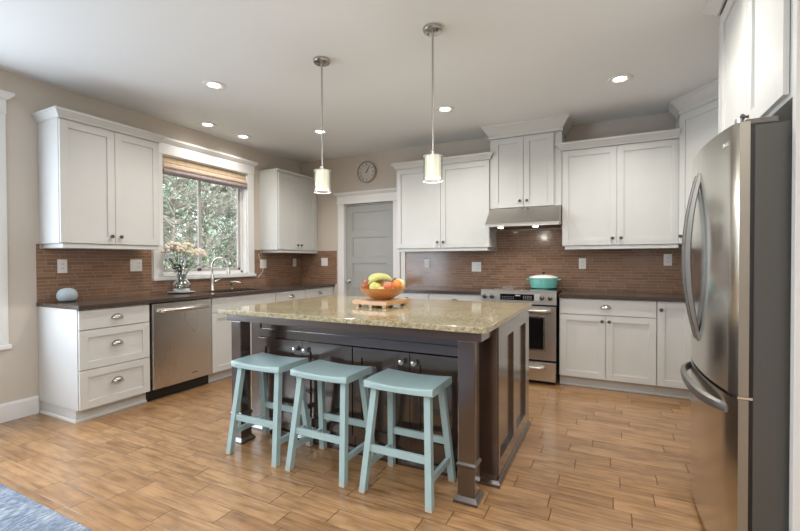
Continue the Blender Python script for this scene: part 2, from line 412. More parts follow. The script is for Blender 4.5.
def window_unit(name, y0, y1, z0, z1, mull=None, sashes=True, crown_right=True):
    w = empty(name, (0, 0, 0), kind='structure')
    cw = 0.105
    b = MB()
    b.box(0, 0.022, y0-cw, y0, z0-0.005, z1, 0.002).box(0, 0.022, y1, y1+cw, z0-0.005, z1, 0.002)
    b.box(0, 0.026, y0-cw-0.005, y1+cw+0.005, z1, z1+0.115, 0.002)
    b.build('window_casing', 'trim', w)
    MB().sweep([(0.0, y0-cw-0.006), (0.026, y0-cw-0.006), (0.026, y1+cw+0.006), (0.0, y1+cw+0.006)],
               [(0, z1+0.115), (0.008, z1+0.118), (0.034, z1+0.148), (0.038, z1+0.15), (0.038, z1+0.17), (0, z1+0.17)]).build('window_head_crown', 'trim', w)
    MB().box(-0.14, 0.042, y0-cw-0.012, y1+cw+0.012, z0-0.04, z0-0.005, 0.004).build('window_sill', 'trim', w)
    j = MB()                                       # painted reveal
    j.box(-0.15, 0, y0, y0+0.012, z0, z1).box(-0.15, 0, y1-0.012, y1, z0, z1).box(-0.15, 0, y0, y1, z1-0.012, z1).box(-0.15, 0, y0, y1, z0-0.004, z0+0.012)
    j.build('window_jamb', 'trim', w)
    yy0, yy1, a0, a1 = y0+0.012, y1-0.012, z0+0.012, z1-0.012
    f = MB(); t = 0.032
    for q in ((yy0, yy0+t, a0, a1), (yy1-t, yy1, a0, a1), (yy0, yy1, a0, a0+t), (yy0, yy1, a1-t, a1)): f.box(-0.13, -0.07, *q, 0.002)
    f.build('window_frame', 'trim' , w)
    mid = mull if mull else (y0+y1)/2
    for k, (p, q, xo) in enumerate(((yy0+t-0.004, mid+0.028, -0.112), (mid-0.028, yy1-t+0.004, -0.088))):
        s = MB(); st = 0.036
        for r in ((p, p+st, a0+t, a1-t), (q-st, q, a0+t, a1-t), (p, q, a0+t, a0+t+st), (p, q, a1-t-st, a1-t)): s.box(xo-0.011, xo+0.011, *r, 0.002)
        so = s.build('sash', 'vinyl', w)
        MB().box(xo-0.003, xo+0.003, p+st-0.004, q-st+0.004, a0+t+st-0.004, a1-t-st+0.004).build('pane', 'pane', so)
    MB().box(-0.078, -0.064, mid-0.012, mid+0.012, 1.72, 1.78, 0.003).build('sash_latch', 'bright_nickel', w)
    return w
window_unit('window_1', WY0, WY1, WZ0, WZ1, 3.365)
window_unit('window_2', -1.35, 1.45, 0.61, 2.40)

# pantry door
d = empty('door_1', (0, 0, 0), kind='structure')
yf = D+0.035
s = MB()
zs = [(1.95, 1.675), (1.59, 1.305), (1.22, 0.945), (0.86, 0.585), (0.50, 0.235)]
xs0, xs1 = 0.915, 1.478
s.box(0.808, xs0, yf, yf+0.035, 0.01, 2.045, 0.001).box(xs1, 1.601, yf, yf+0.035, 0.01, 2.045, 0.001)
prev = 2.045
for a, b_ in zs+[(0.01, 0)]:
    s.box(xs0, xs1, yf, yf+0.035, a, prev)
    if b_: s.box(xs0, xs1, yf+0.010, yf+0.03, b_, a)
    prev = b_
s.build('door_slab', 'grey_door', d)
for a, b_ in zs:
    g = MB()
    for q in ((xs0, xs1, a-0.012, a), (xs0, xs1, b_, b_+0.012), (xs0, xs0+0.012, b_+0.012, a-0.012), (xs1-0.012, xs1, b_+0.012, a-0.012)):
        g.box(q[0], q[1], yf+0.003, yf+0.012, q[2], q[3], 0.002)
    g.build('panel_moulding', 'grey_door', d)
MB().lathe([(0.028, 0), (0.028, -0.006), (0.011, -0.01), (0.010, -0.035), (0.024, -0.045), (0.028, -0.058), (0.02, -0.07), (0.004, -0.073)], (0.862, yf, 0.95), axis='y').build('door_knob', 'bright_nickel', d, True)
for z in (1.88, 1.05, 0.22):
    MB().lathe([(0.007, z-0.045), (0.007, z+0.045)], (1.598, D+0.008, 0), 12).build('hinge', 'nickel', d, True)
c = MB()
c.box(0.700, 0.805, D-0.02, D, 0, 2.06, 0.002).box(1.604, 1.705, D-0.02, D, 0, 2.06, 0.002)
c.box(0.690, 1.715, D-0.024, D, 2.06, 2.175, 0.002)
c.box(0.790, 0.808, D, D+0.034, 0, 2.05).box(1.601, 1.618, D, D+0.034, 0, 2.05).box(0.79, 1.618, D, D+0.034, 2.045, 2.062)
c.build('door_casing', 'trim', d)
MB().sweep([(0.686, D), (0.686, D-0.024), (1.719, D-0.024), (1.719, D)], [(0, 2.175), (0.006, 2.178), (0.030, 2.205), (0.034, 2.207), (0.034, 2.226), (0, 2.226)]).build('door_head_crown', 'trim', d)
tag(MB().box(1.722, 1.785, D-0.018, D, 0.914, 1.398, 0.002).build('trim_1', 'trim'), kind='structure')

# outside world
tag(MB().box(-30, -0.16, -8, 30, -0.6, -0.3).build('ground', 'ground_green'), kind='structure')

# ------------------------------------------------------------------ backsplashes
t = MB(); th = 0.008
t.box(0.0005, th, 1.746, 2.716, 0.9145, 1.36, 0)
t.box(0.0005, th, 2.716, 4.114, 0.9145, 1.043)
t.box(0.0005, th, 4.114, D-0.001, 0.9145, 1.36)
t.box(0.0005, th, 1.746, 1.767, 1.36, 1.398)
t.box(0.0005, th, 2.596, 2.716, 1.36, 1.398).box(0.0005, th, 4.114, 4.212, 1.36, 1.398)
tag(t.build('tile_backsplash', 'tile_y'), 'brown strip-tile backsplash on the left wall below the sink window', 'backsplash')
t = MB(); t.box(th+0.001, 0.668, D-th, D-0.0005, 0.9145, 1.398)
tag(t.build('tile_backsplash', 'tile_x'), 'short brown tile backsplash between room corner and grey pantry door', 'backsplash')
t = MB(); t.box(1.787, 3.006, D-th, D-0.0005, 0.9145, 1.36).box(3.006, 3.774, D-th, D-0.0005, 0.9145, 1.60).box(3.774, W-0.002, D-th, D-0.0005, 0.9145, 1.36)
tag(t.build('tile_backsplash', 'tile_x'), 'long brown glossy tile backsplash behind the range and back counter', 'backsplash')

# ------------------------------------------------------------------ cabinet parts (local frame: x along the front, front face at y=0, +y to the wall)
def shaker(x0, x1, z0, z1, rail=0.058, y0=0.0, t=0.019, rec=0.012):
    b = MB()
    b.box(x0, x0+rail, y0, y0+t, z0, z1, 0.0015).box(x1-rail, x1, y0, y0+t, z0, z1, 0.0015)
    b.box(x0+rail, x1-rail, y0, y0+t, z0, z0+rail, 0.0).box(x0+rail, x1-rail, y0, y0+t, z1-rail, z1, 0.0)
    b.box(x0+rail-0.002, x1-rail+0.002, y0+rec, y0+t-0.003, z0+rail-0.002, z1-rail+0.002)
    return b
def knob(x, z, parent, m='dark_nickel', y=0.0, s=1.0):
    MB().lathe([(0.007*s, y), (0.006*s, y-0.012*s), (0.013*s, y-0.016*s), (0.016*s, y-0.022*s), (0.013*s, y-0.029*s), (0.003*s, y-0.032*s)], (x, 0, z), 14, 'y').build('knob', m, parent, True)
def cup(x, z, parent, w=0.088):
    rings = []; n = 9
    for i in range(n+1):                           # half-dome bin pull open at the bottom
        u = -1+2*i/n; k = math.sqrt(max(0.0, 1-u*u))*0.96+0.04
        rings.append([(x+u*w/2, -0.026*k*math.sin(a)-0.001, z-0.010+0.030*k*math.cos(a)) for a in [j*PI/2/6 for j in range(7)]])
    b = MB(); b.loft(rings, cap=False, closed=False)
    b.tube([(x-w/2-0.008, -0.003, z-0.010), (x-w/2+0.02, -0.004, z-0.012), (x+w/2-0.02, -0.004, z-0.012), (x+w/2+0.008, -0.003, z-0.010)], 0.0035, 8)
    b.tube([(x+math.cos(a)*w/2, -0.002, z-0.010+0.032*math.sin(a)) for a in [j*PI/12 for j in range(13)]], 0.003, 6)
    b.build('cup_pull', 'nickel', parent, True)
CROWN = [(0, 0), (0.010, 0), (0.012, 0.012), (0.046, 0.050), (0.052, 0.052), (0.052, 0.072), (0, 0.072)]
BIGCROWN = [(0, 0), (0.010, 0), (0.010, 0.035), (0.016, 0.040), (0.068, 0.112), (0.076, 0.114), (0.076, 0.135), (0, 0.135)]
def flare(p, k): return [(o_*k, z_) for o_, z_ in p]
def cabinet(name, label, loc, rz, w, h, depth, fronts, base=False, crown=None, crown_path=None, rail=None, group=None, m='white', kick_end=None, hollow=False, cat='cabinet'):
    e = empty(name, loc, rz, label=label, cat=cat, group=group)
    b = MB(); k = 0.10 if base else 0
    if hollow:
        b.box(0, 0.018, 0.021, depth, k, h).box(w-0.018, w, 0.021, depth, k, h).box(0.018, w-0.018, 0.021, depth, k, k+0.018)
        b.box(0.018, w-0.018, depth-0.01, depth, k, h).box(0.018, w-0.018, 0.021, 0.04, k, h)
    else: b.box(0, w, 0.021, depth, k, h, 0.001)
    b.build('carcass', m, e)
    if base:
        b = MB(); x0 = 0.012 if kick_end == 'L' else 0; x1 = w-0.012 if kick_end == 'R' else w
        b.box(x0, x1, 0.075, depth, 0, k)
        b.build('toe_kick', m, e)
        MB().box(x0-(0.012 if kick_end == 'L' else 0), x1+(0.012 if kick_end == 'R' else 0), 0.063, 0.0755, 0, 0.018, 0.004).build('shoe_moulding', m, e) if kick_end is None else \
        MB().sweep([(x0, depth), (x0, 0.075), (x1, 0.075)] if kick_end == 'L' else [(x0, 0.075), (x1, 0.075), (x1, depth)], [(0, 0), (0.013, 0), (0.011, 0.012), (0.004, 0.02), (0, 0.02)]).build('shoe_moulding', m, e)
    for f in fronts:
        kind, x0, x1, z0, z1 = f[:5]; hw = f[5] if len(f) > 5 else None
        if kind == 'slab':
            o = MB().box(x0, x1, 0, 0.019, z0, z1, 0.002).build('drawer', m, e)
        elif kind == 'drawer': o = shaker(x0, x1, z0, z1).build('drawer', m, e)
        elif kind == 'false': o = MB().box(x0, x1, 0, 0.019, z0, z1, 0.002).build('false_front', m, e)
        else: o = shaker(x0, x1, z0, z1, rail=f[6] if len(f) > 6 else 0.058).build('door', m, e)
        if hw is None: continue
        if hw[0] == 'cup': cup(hw[1], hw[2], o)
        else: knob(hw[1], hw[2], o, hw[0])
    if crown:
        path = crown_path or [(0, depth), (0, 0.0), (w, 0.0), (w, depth)]
        MB().sweep(path, [(o_, z_+h-0.005) for o_, z_ in crown]).build('crown_moulding', m, e)
    if rail:
        MB().box(rail[0], rail[1], 0.012, rail[2] if len(rail) > 2 else depth-0.01, -0.038, -0.0005, 0.003).build('light_rail', m, e)
    return e
Q = 'dark_nickel'
R90 = PI/2
# ---- left wall run, front plane x = 0.61
def left_base(name, label, y0, y1, fronts, **kw): return cabinet(name, label, (0.61, y0, 0), R90, y1-y0, 0.883, 0.605, fronts, True, **kw)
w = 2.312-1.752
left_base('drawer_base_cabinet', 'white base cabinet with three cup-pull drawers at the left counter end', 1.752, 2.312,
    [('slab', 0.006, w-0.008, 0.722, 0.872, ('cup', w/2, 0.800)), ('drawer', 0.006, w-0.008, 0.412, 0.716, ('cup', w/2, 0.585)), ('drawer', 0.006, w-0.008, 0.106, 0.406, ('cup', w/2, 0.280))], kick_end='L')
w = 3.862-2.952
left_base('sink_base_cabinet', 'white sink base cabinet between dishwasher and small drawer cabinets', 2.952, 3.862,
    [('false', 0.004, w-0.004, 0.722, 0.872), ('door', 0.004, w/2-0.002, 0.106, 0.716, (Q, w/2-0.035, 0.66)), ('door', w/2+0.002, w-0.004, 0.106, 0.716, (Q, w/2+0.035, 0.66))], hollow=True)
w = 4.43-3.866
left_base('base_cabinet', 'white base cabinet, one cup-pull drawer, right of the sink base', 3.866, 4.43,
    [('slab', 0.004, w-0.004, 0.722, 0.872, ('cup', w/2, 0.805)), ('door', 0.004, w/2-0.002, 0.106, 0.716, (Q, w/2-0.035, 0.66)), ('door', w/2+0.002, w-0.004, 0.106, 0.716, (Q, w/2+0.035, 0.66))])
w = D-0.001-4.434
left_base('base_cabinet', 'white base cabinet in the far corner beside the pantry door', 4.434, D-0.001,
    [('slab', 0.004, w-0.02, 0.722, 0.872, ('cup', w/2-0.02, 0.805)), ('door', 0.004, w-0.02, 0.106, 0.716, (Q, 0.035, 0.66))])

# dishwasher
e = empty('dishwasher', (0.61, 2.318, 0), R90, label='stainless steel dishwasher with bar handle under the left counter', cat='dishwasher'); w = 0.628
MB().box(0.0, w, 0.03, 0.60, 0.10, 0.880).build('tub_housing', 'black', e)
dd = MB().box(0.012, w-0.006, -0.004, 0.030, 0.105, 0.872, 0.006).build('door', 'steel', e)
MB().tube([(0.075, -0.004, 0.800), (0.078, -0.036, 0.803), (0.10, -0.046, 0.804), (w-0.09, -0.046, 0.804), (w-0.068, -0.036, 0.803), (w-0.065, -0.004, 0.800)], 0.018, 10).build('handle', 'bright_nickel', dd, True)
MB().box(0.40, 0.46, -0.0055, -0.0035, 0.168, 0.176).build('badge', 'dark_nickel', dd)
MB().box(0.0, w, 0.055, 0.09, 0.0, 0.105).build('toe_panel', 'black', e)

# countertops
def counter(name, label, boxes, m='counter'):
    b = MB()
    for q in boxes: b.box(*q, 0.884, 0.914, 0)
    return tag(b.build(name, m), label, 'countertop')
SY0, SY1, SX0, SX1 = 3.12, 3.80, 0.19, 0.53
counter('countertop', 'dark brown countertop along the left wall with undermount sink cutout', [(0.001, 0.635, 1.742, SY0), (0.001, SX0, SY0, SY1), (SX1, 0.635, SY0, SY1), (0.001, 0.635, SY1, D-0.001)])
counter('countertop', 'dark countertop left of the range, beside the pantry door', [(1.79, 3.000, D-0.64, D-0.001)])
counter('countertop', 'dark countertop right of the range running to the corner', [(3.772, W-0.001, D-0.64, D-0.001), (4.86, W-0.001, 3.065, D-0.64)])

# sink
e = empty('sink', (0, 0, 0), label='dark steel undermount sink basin below the window', cat='sink')
b = MB(); z0, z1, q = 0.70, 0.8835, 0.012
b.box(SX0-q, SX1+q, SY0-q, SY1+q, z0-0.006, z0).box(SX0-q, SX0, SY0-q, SY1+q, z0, z1).box(SX1, SX1+q, SY0-q, SY1+q, z0, z1)
b.box(SX0, SX1, SY0-q, SY0, z0, z1).box(SX0, SX1, SY1, SY1+q, z0, z1)
b.build('basin', 'sink_steel', e)
MB().lathe([(0.045, z0+0.001), (0.045, z0+0.004), (0.02, z0+0.002), (0.0, z0+0.002)][:3], ((SX0+SX1)/2, 3.45, 0), 20).build('drain', 'chrome', e, True)
# faucet
e = empty('kitchen_faucet', (0.125, 3.355, 0.914), label='tall gooseneck nickel faucet rising behind the sink', cat='faucet')
MB().lathe([(0.030, 0), (0.030, 0.008), (0.024, 0.02), (0.026, 0.10), (0.022, 0.15), (0.016, 0.19)], seg=20).build('faucet_body', 'bright_nickel', e, True)
arc = [(0, 0, 0.16), (0, 0, 0.27)] + [(0.105-0.105*math.cos(a), 0.012*a, 0.285+0.092*math.sin(a)) for a in [i*PI/12 for i in range(13)]] + [(0.213, 0.04, 0.24)]
MB().tube(arc, 0.0105, 12).build('spout', 'bright_nickel', e, True)
MB().tube([(0.212, 0.040, 0.262), (0.214, 0.041, 0.235), (0.216, 0.042, 0.195)], [0.013, 0.018, 0.020], 14).build('spray_head', 'bright_nickel', e, True)
MB().tube([(0.02, 0.018, 0.10), (0.035, 0.045, 0.115), (0.075, 0.06, 0.13)], [0.013, 0.010, 0.008], 10).build('lever', 'bright_nickel', e, True)
e = empty('soap_dispenser', (0.10, 3.655, 0.914), label='small nickel soap dispenser right of the gooseneck faucet', cat='soap dispenser')
MB().lathe([(0.022, 0), (0.022, 0.006), (0.013, 0.012), (0.013, 0.05), (0.017, 0.055), (0.017, 0.085), (0.008, 0.09)], seg=16).build('pump_base', 'bright_nickel', e, True)
MB().tube([(0, 0, 0.078), (0.03, 0.02, 0.085), (0.075, 0.045, 0.082), (0.088, 0.052, 0.07)], 0.008, 10).build('nozzle', 'bright_nickel', e, True)

# ---- back wall run, front plane y = D-0.61
def back_base(name, label, x0, x1, fronts, **kw): return cabinet(name, label, (x0, D-0.61, 0), 0, x1-x0, 0.883, 0.605, fronts, True, **kw)
w = 2.372-1.80
back_base('base_cabinet', 'white base cabinet beside the pantry door, mostly hidden by the island', 1.80, 2.372,
    [('slab', 0.004, w-0.002, 0.722, 0.872, ('cup', w/2, 0.800)), ('door', 0.004, w/2-0.002, 0.106, 0.716, (Q, w/2-0.035, 0.66)), ('door', w/2+0.002, w-0.004, 0.106, 0.716, (Q, w/2+0.035, 0.66))])
w = 2.992-2.376
back_base('base_cabinet', 'white base cabinet just left of the range', 2.376, 2.992,
    [('slab', 0.002, w-0.004, 0.722, 0.872, ('cup', w/2, 0.800)), ('door', 0.004, w/2-0.002, 0.106, 0.716, (Q, w/2-0.035, 0.66)), ('door', w/2+0.002, w-0.004, 0.106, 0.716, (Q, w/2+0.035, 0.66))])
w = 4.612-3.778
back_base('base_cabinet', 'white two-door base cabinet with one wide drawer right of the range', 3.778, 4.612,
    [('slab', 0.008, w-0.003, 0.722, 0.872, ('cup', w/2, 0.800)), ('door', 0.008, w/2-0.003, 0.106, 0.716, (Q, w/2-0.03, 0.665)), ('door', w/2+0.003, w-0.003, 0.106, 0.716, (Q, w/2+0.03, 0.665))])
w = W-0.001-4.614
back_base('base_cabinet', 'white full-height-door base cabinet in the corner beside the refrigerator', 4.614, W-0.001,
    [('door', 0.003, 0.262, 0.106, 0.872, (Q, 0.03, 0.80))])
cabinet('base_cabinet', 'white base cabinet hidden between corner and refrigerator on right wall', (4.885, 4.438, 0), -R90, 4.438-3.068, 0.883, 0.594,
    [('slab', 0.45, 1.366, 0.722, 0.872, ('cup', 0.9, 0.800)), ('door', 0.45, 0.906, 0.106, 0.716, (Q, 0.87, 0.665)), ('door', 0.910, 1.366, 0.106, 0.716, (Q, 0.945, 0.665))], True)

# ---- wall cabinets; bottoms at 1.40
def doors2(w, h, lo=0.004, mid=None, z0=0.004, hw=0.07, kn=0.038, lo2=None, rail=0.06):
    mid = mid or w/2; lo2 = lo if lo2 is None else lo2
    return [('door', lo, mid-0.002, z0, h-0.012, (Q, mid-kn, hw), rail), ('door', mid+0.002, w-lo2, z0, h-0.012, (Q, mid+kn, hw), rail)]
cabinet('wall_cabinet', 'white two-door wall cabinet left of the sink window', (0.335, 1.767, 1.40), R90, 0.827, 1.00, 0.333, doors2(0.827, 1.0, mid=0.418), crown=flare(CROWN, 0.72), rail=(0.02, 0.82))
cabinet('wall_cabinet', 'white two-door wall cabinet right of the sink window', (0.335, 4.215, 1.40), R90, D-0.001-4.215, 1.045, 0.333, doors2(0.80, 1.03, mid=0.405, lo=0.012), crown=[(0, 0), (0.006, 0), (0.008, 0.028), (0, 0.028)], crown_path=[(0, 0.333), (0, 0.0), (D-0.001-4.215, 0)], rail=(0.03, 0.835))
cabinet('wall_cabinet', 'white two-door wall cabinet between pantry door and range hood', (1.817, D-0.335, 1.40), 0, 1.188, 1.00, 0.333, doors2(1.188, 1.0, mid=0.595), crown=CROWN, crown_path=[(0, 0.333), (0, 0), (1.188, 0), (1.188, 0.19)], rail=(0.025, 1.165))
cabinet('wall_cabinet', 'short white two-door cabinet above the range hood', (3.008, D-0.335, 1.832), 0, 0.765, 0.785, 0.333, doors2(0.765, 0.785, lo=0.035, mid=0.372, lo2=0.08, rail=0.062), crown=BIGCROWN)
cabinet('wall_cabinet', 'white two-door wall cabinet right of the range hood', (3.776, D-0.335, 1.40), 0, 1.036, 1.00, 0.333, doors2(1.036, 1.0, mid=0.512), crown=flare(CROWN, 1.3), crown_path=[(0.004, 0.19), (0.004, 0), (1.034, 0)], rail=(0.03, 1.034))
# diagonal corner cabinet
e = empty('corner_wall_cabinet', (0, 0, 1.40), label='tall white diagonal corner wall cabinet between back wall and refrigerator', cat='cabinet')
P0, P1 = Vector((4.816, D-0.335)), Vector((W-0.335, 4.25))
dv = (P1-P0); ln = dv.length; dv.normalize(); nv = Vector((dv.y, -dv.x))
if nv.y > 0: nv = -nv
inset = -nv*0.02
a0, a1 = P0+inset, P1+inset
MB().prism([(a0.x, a0.y), (P0.x, P0.y), (P0.x, D-0.002), (W-0.002, D-0.002), (W-0.002, P1.y), (P1.x, P1.y), (a1.x, a1.y)][1:6], 0, 1.215, 'z').build('carcass', 'white', e)
ang = math.atan2(dv.y, dv.x)
T = Matrix.Translation((P0.x, P0.y, 0)) @ Matrix.Rotation(ang, 4, 'Z') @ Matrix.Translation((0, -0.020, 0))
do = shaker(0.012, ln-0.012, 0.004, 1.195, 0.062).build('door', 'white', e, mtx=T)
MB().lathe([(0.007, 0), (0.006, -0.012), (0.013, -0.016), (0.016, -0.022), (0.013, -0.029), (0.003, -0.032)], (0.05, 0, 0.07), 14, 'y').build('knob', Q, do, True, mtx=T)
MB().sweep([(P0.x, D-0.13), (P0.x, P0.y), (P1.x, P1.y), (W-0.002, P1.y)], [(o_, z_+1.21) for o_, z_ in BIGCROWN]).build('crown_moulding', 'white', e)
T2 = Matrix.Translation((P0.x, P0.y, 0)) @ Matrix.Rotation(ang, 4, 'Z')
MB().box(0.03, ln-0.03, 0.0, 0.16, -0.038, -0.0005, 0.003).build('light_rail', 'white', e, mtx=T2)
# right wall cabinet beyond the fridge enclosure
cabinet('wall_cabinet', 'white wall cabinet on right wall between corner cabinet and refrigerator panel', (W-0.335, 4.245, 1.40), -R90, 4.245-3.08, 1.215, 0.333, doors2(1.165, 1.2), crown=BIGCROWN, crown_path=[(0.09, 0.0), (1.06, 0.0)])
# refrigerator enclosure
e = empty('over_refrigerator_cabinet', (4.80, 3.030, 1.835), -R90, label='deep white two-door cabinet above the refrigerator', cat='cabinet')
w, h = 1.04, 0.85
MB().box(0, w, 0.021, W-4.80-0.002, 0, h, 0.001).build('carcass', 'white', e)
for x0, x1, kx in ((0.012, 0.548, 0.51), (0.553, 1.018, 0.59)):
    o = shaker(x0, x1, 0.018, h-0.03, 0.07).build('door', 'white', e)
    knob(kx, 0.07, o, Q)
tall = [(0, h-0.005), (0.010, h-0.005), (0.012, h+0.004), (0.060, h+0.044), (0.066, h+0.046), (0.066, h+0.06), (0, h+0.06)]
MB().sweep([(-0.021, 0.20), (-0.021, 0), (w, 0)], tall).build('crown_moulding', 'white', e)
tag(MB().box(4.80, W-0.002, 3.034, 3.056, 0, 2.62, 0.001).build('refrigerator_end_panel', 'white'), 'white tall end panel on the far side of the refrigerator', 'cabinet panel')
tag(MB().box(4.812, W-0.002, 1.925, 1.960, 0, H-0.002, 0.002).build('refrigerator_end_panel', 'white'), 'white tall end panel at the right photo edge beside refrigerator', 'cabinet panel')

# ---- range hood
e = empty('range_hood', (3.012, D, 1.606), label='stainless under-cabinet range hood with sloping front', cat='range hood'); w = 0.759
poly = [(-0.335, 0.222), (-0.545, 0.040), (-0.548, 0.020), (-0.540, 0.018), (-0.009, 0.018), (-0.009, 0.222)]
MB().prism(poly, 0, w, 'x').build('hood_shell', 'hood_steel', e)
MB().box(0.0, w, -0.549, -0.540, 0.004, 0.020, 0.002).build('front_lip', 'hood_steel', e)
MB().box(0.03, w-0.03, -0.51, -0.05, 0.006, 0.0175).build('filter_panel', 'dark_nickel', e)
for x in (0.14, 0.51):
    MB().lathe([(0.030, 0.0055), (0.030, -0.001), (0.018, -0.004)], (x, -0.42, 0), 18).build('hood_light', 'lamp', e, True)
for x in (0.36, 0.42): MB().box(x-0.006, x+0.006, -0.348-0.010, -0.34, 0.200, 0.214, 0.001).build('switch', 'dark_nickel', e)

# ---- range
e = empty('range_stove', (3.004, D-0.66, 0), label='stainless slide-in electric range with control knobs and oven', cat='stove'); w = 0.758
MB().box(0.004, w-0.004, 0.035, 0.648, 0.03, 0.905).build('oven_body', 'black', e)
MB().box(-0.001+0.003, w-0.002, -0.012, 0.650, 0.915, 0.941, 0.003).build('cooktop', 'black_glass', e)
MB().box(0.0, w, -0.016, 0.0, 0.926, 0.944, 0.003).build('cooktop_trim', 'steel', e)
cp = MB().prism([(-0.024, 0.926), (-0.028, 0.806), (0.035, 0.802), (0.035, 0.910), (-0.005, 0.914), (-0.012, 0.926)], 0.002, w-0.002, 'x').build('control_panel', 'panel_steel', e)
def onp(z): return -0.0275
for x in (0.040, 0.118, 0.620, 0.698):
    MB().lathe([(0.024, onp(0.872)), (0.022, onp(0.872)-0.008), (0.018, onp(0.872)-0.010), (0.016, onp(0.872)-0.032), (0.004, onp(0.872)-0.034)], (x, 0, 0.872), 18, 'y').build('control_knob', 'dark_nickel', cp, True)
MB().box(0.205, 0.545, -0.0295, -0.024, 0.842, 0.905, 0.001).build('display', 'black_glass', cp)
b = MB()
for k in range(6): b.box(0.225+0.022*k, 0.237+0.022*k, -0.0302, -0.0294, 0.858, 0.861); b.box(0.225+0.022*k, 0.237+0.022*k, -0.0302, -0.0294, 0.874, 0.877)
for k in range(5):
    for r in range(3): b.box(0.44+0.018*k, 0.449+0.018*k, -0.0302, -0.0294, 0.856+0.014*r, 0.860+0.014*r)
b.box(0.36, 0.41, -0.0302, -0.0294, 0.885, 0.897)
b.build('display_marks', 'steel_text', cp)
MB().box(0.55, 0.598, -0.0295, -0.024, 0.842, 0.905, 0.001).build('touch_pad', 'steel_text', cp)
od = MB().box(0.010, w-0.010, 0.0, 0.034, 0.248, 0.786, 0.004).build('oven_door', 'steel', e)
MB().box(0.105, w-0.105, -0.004, 0.0, 0.335, 0.690, 0.002).build('window_frame', 'bright_nickel', od)
MB().box(0.125, w-0.125, -0.006, -0.002, 0.355, 0.672).build('oven_window', 'black_glass', od)
MB().tube([(0.07, 0.0, 0.742), (0.072, -0.035, 0.744), (0.10, -0.050, 0.745), (w-0.10, -0.050, 0.745), (w-0.072, -0.035, 0.744), (w-0.07, 0.0, 0.742)], 0.016, 10).build('handle', 'bright_nickel', od, True)
dr = MB().box(0.010, w-0.010, 0.0, 0.034, 0.035, 0.222, 0.004).build('warming_drawer', 'steel', e)
MB().tube([(0.12, 0.0, 0.168), (0.13, -0.03, 0.17), (0.16, -0.042, 0.172), (w-0.16, -0.042, 0.172), (w-0.13, -0.03, 0.17), (w-0.12, 0.0, 0.168)], 0.017, 10).build('handle', 'bright_nickel', dr, True)
MB().box(0.02, w-0.02, 0.05, 0.60, 0.0, 0.03).build('base_plinth', 'black', e)
b = MB()
for cx, cy, r in ((0.20, 0.16, 0.10), (0.56, 0.16, 0.085), (0.20, 0.45, 0.08), (0.56, 0.45, 0.10)):
    b.lathe([(r, 0.9412), (r, 0.9418), (r-0.004, 0.9418), (r-0.004, 0.9412)], (cx, cy, 0), 32, cap=False)
b.build('burner_rings', 'steel_text', e)

# dutch oven
e = empty('dutch_oven', (3.575, 4.84, 0.9425), label='aqua enamel dutch oven with cream lid on the stovetop', cat='pot')
MB().lathe([(0.122, 0), (0.136, 0.008), (0.144, 0.05), (0.148, 0.112), (0.142, 0.112), (0.136, 0.05), (0.117, 0.012)], seg=36).build('pot_body', 'teal_enamel', e, True)
ld = MB().lathe([(0.151, 0.112), (0.153, 0.119), (0.132, 0.132), (0.07, 0.146), (0.02, 0.150)], seg=36).build('lid', 'cream_enamel', e, True)
MB().lathe([(0.010, 0.149), (0.008, 0.158), (0.020, 0.166), (0.020, 0.174), (0.008, 0.178)], seg=16).build('lid_knob', 'black', ld, True)
for s_ in (-1, 1):
    MB().tube([(s_*0.142, -0.035, 0.095), (s_*0.174, -0.025, 0.098), (s_*0.179, 0, 0.099), (s_*0.174, 0.025, 0.098), (s_*0.142, 0.035, 0.095)], 0.008, 8).build('side_handle', 'teal_enamel', e, True)

# ---- refrigerator (faces -x).  local: x runs towards the camera, front at y=0
FY = 2.902
e = empty('refrigerator', (4.655, FY, 0), -R90, label='stainless french-door refrigerator with curved doors and bottom freezer', cat='refrigerator')
fw = 0.922
MB().box(0.004, fw-0.004, 0.060, 0.76, 0.03, 1.752, 0.004).build('cabinet_body', 'fridge_side', e)
MB().box(0.02, fw-0.02, 0.05, 0.72, 0.0, 0.05).build('base_grille', 'black', e)
def curved(x0, x1, z0, z1, bulge=0.048, back=0.046):
    n = 16; ring = []
    for i in range(n+1):
        x = x0+(x1-x0)*i/n; u = 2*x/fw-1
        y = 0.004-bulge*(1-abs(u)**2.2)
        # rolled outer edges
        dl = min(x-0.0, fw-x)
        if dl < 0.014: y += (0.014-dl)**2/0.014*1.1
        ring.append((x, y))
    ring += [(x1, back), (x0, back)]
    b = MB(); b.prism(ring, z0, z1, 'z'); return b
d1 = curved(0.002, fw/2-0.002, 0.735, 1.765).build('french_door', 'fridge_steel', e, 25)
d2 = curved(fw/2+0.002, fw-0.002, 0.735, 1.765).build('french_door', 'fridge_steel', e, 25)
d3 = curved(0.002, fw-0.002, 0.060, 0.722).build('freezer_drawer', 'fridge_steel', e, 25)
for o in (d1, d2, d3):
    o.data.materials.append(M['edge_steel'])
    for p in o.data.polygons:
        if abs(p.normal.x) > 0.95: p.material_index = 1
MB().box(0.008, fw-0.008, 0.044, 0.062, 0.06, 1.752).build('door_gasket', 'black', e)
MB().box(0.02, fw-0.02, 0.01, 0.06, 0.720, 0.737).build('centre_rail', 'black', e)
def front(x): u = 2*x/fw-1; return 0.004-0.048*(1-abs(u)**2.2)
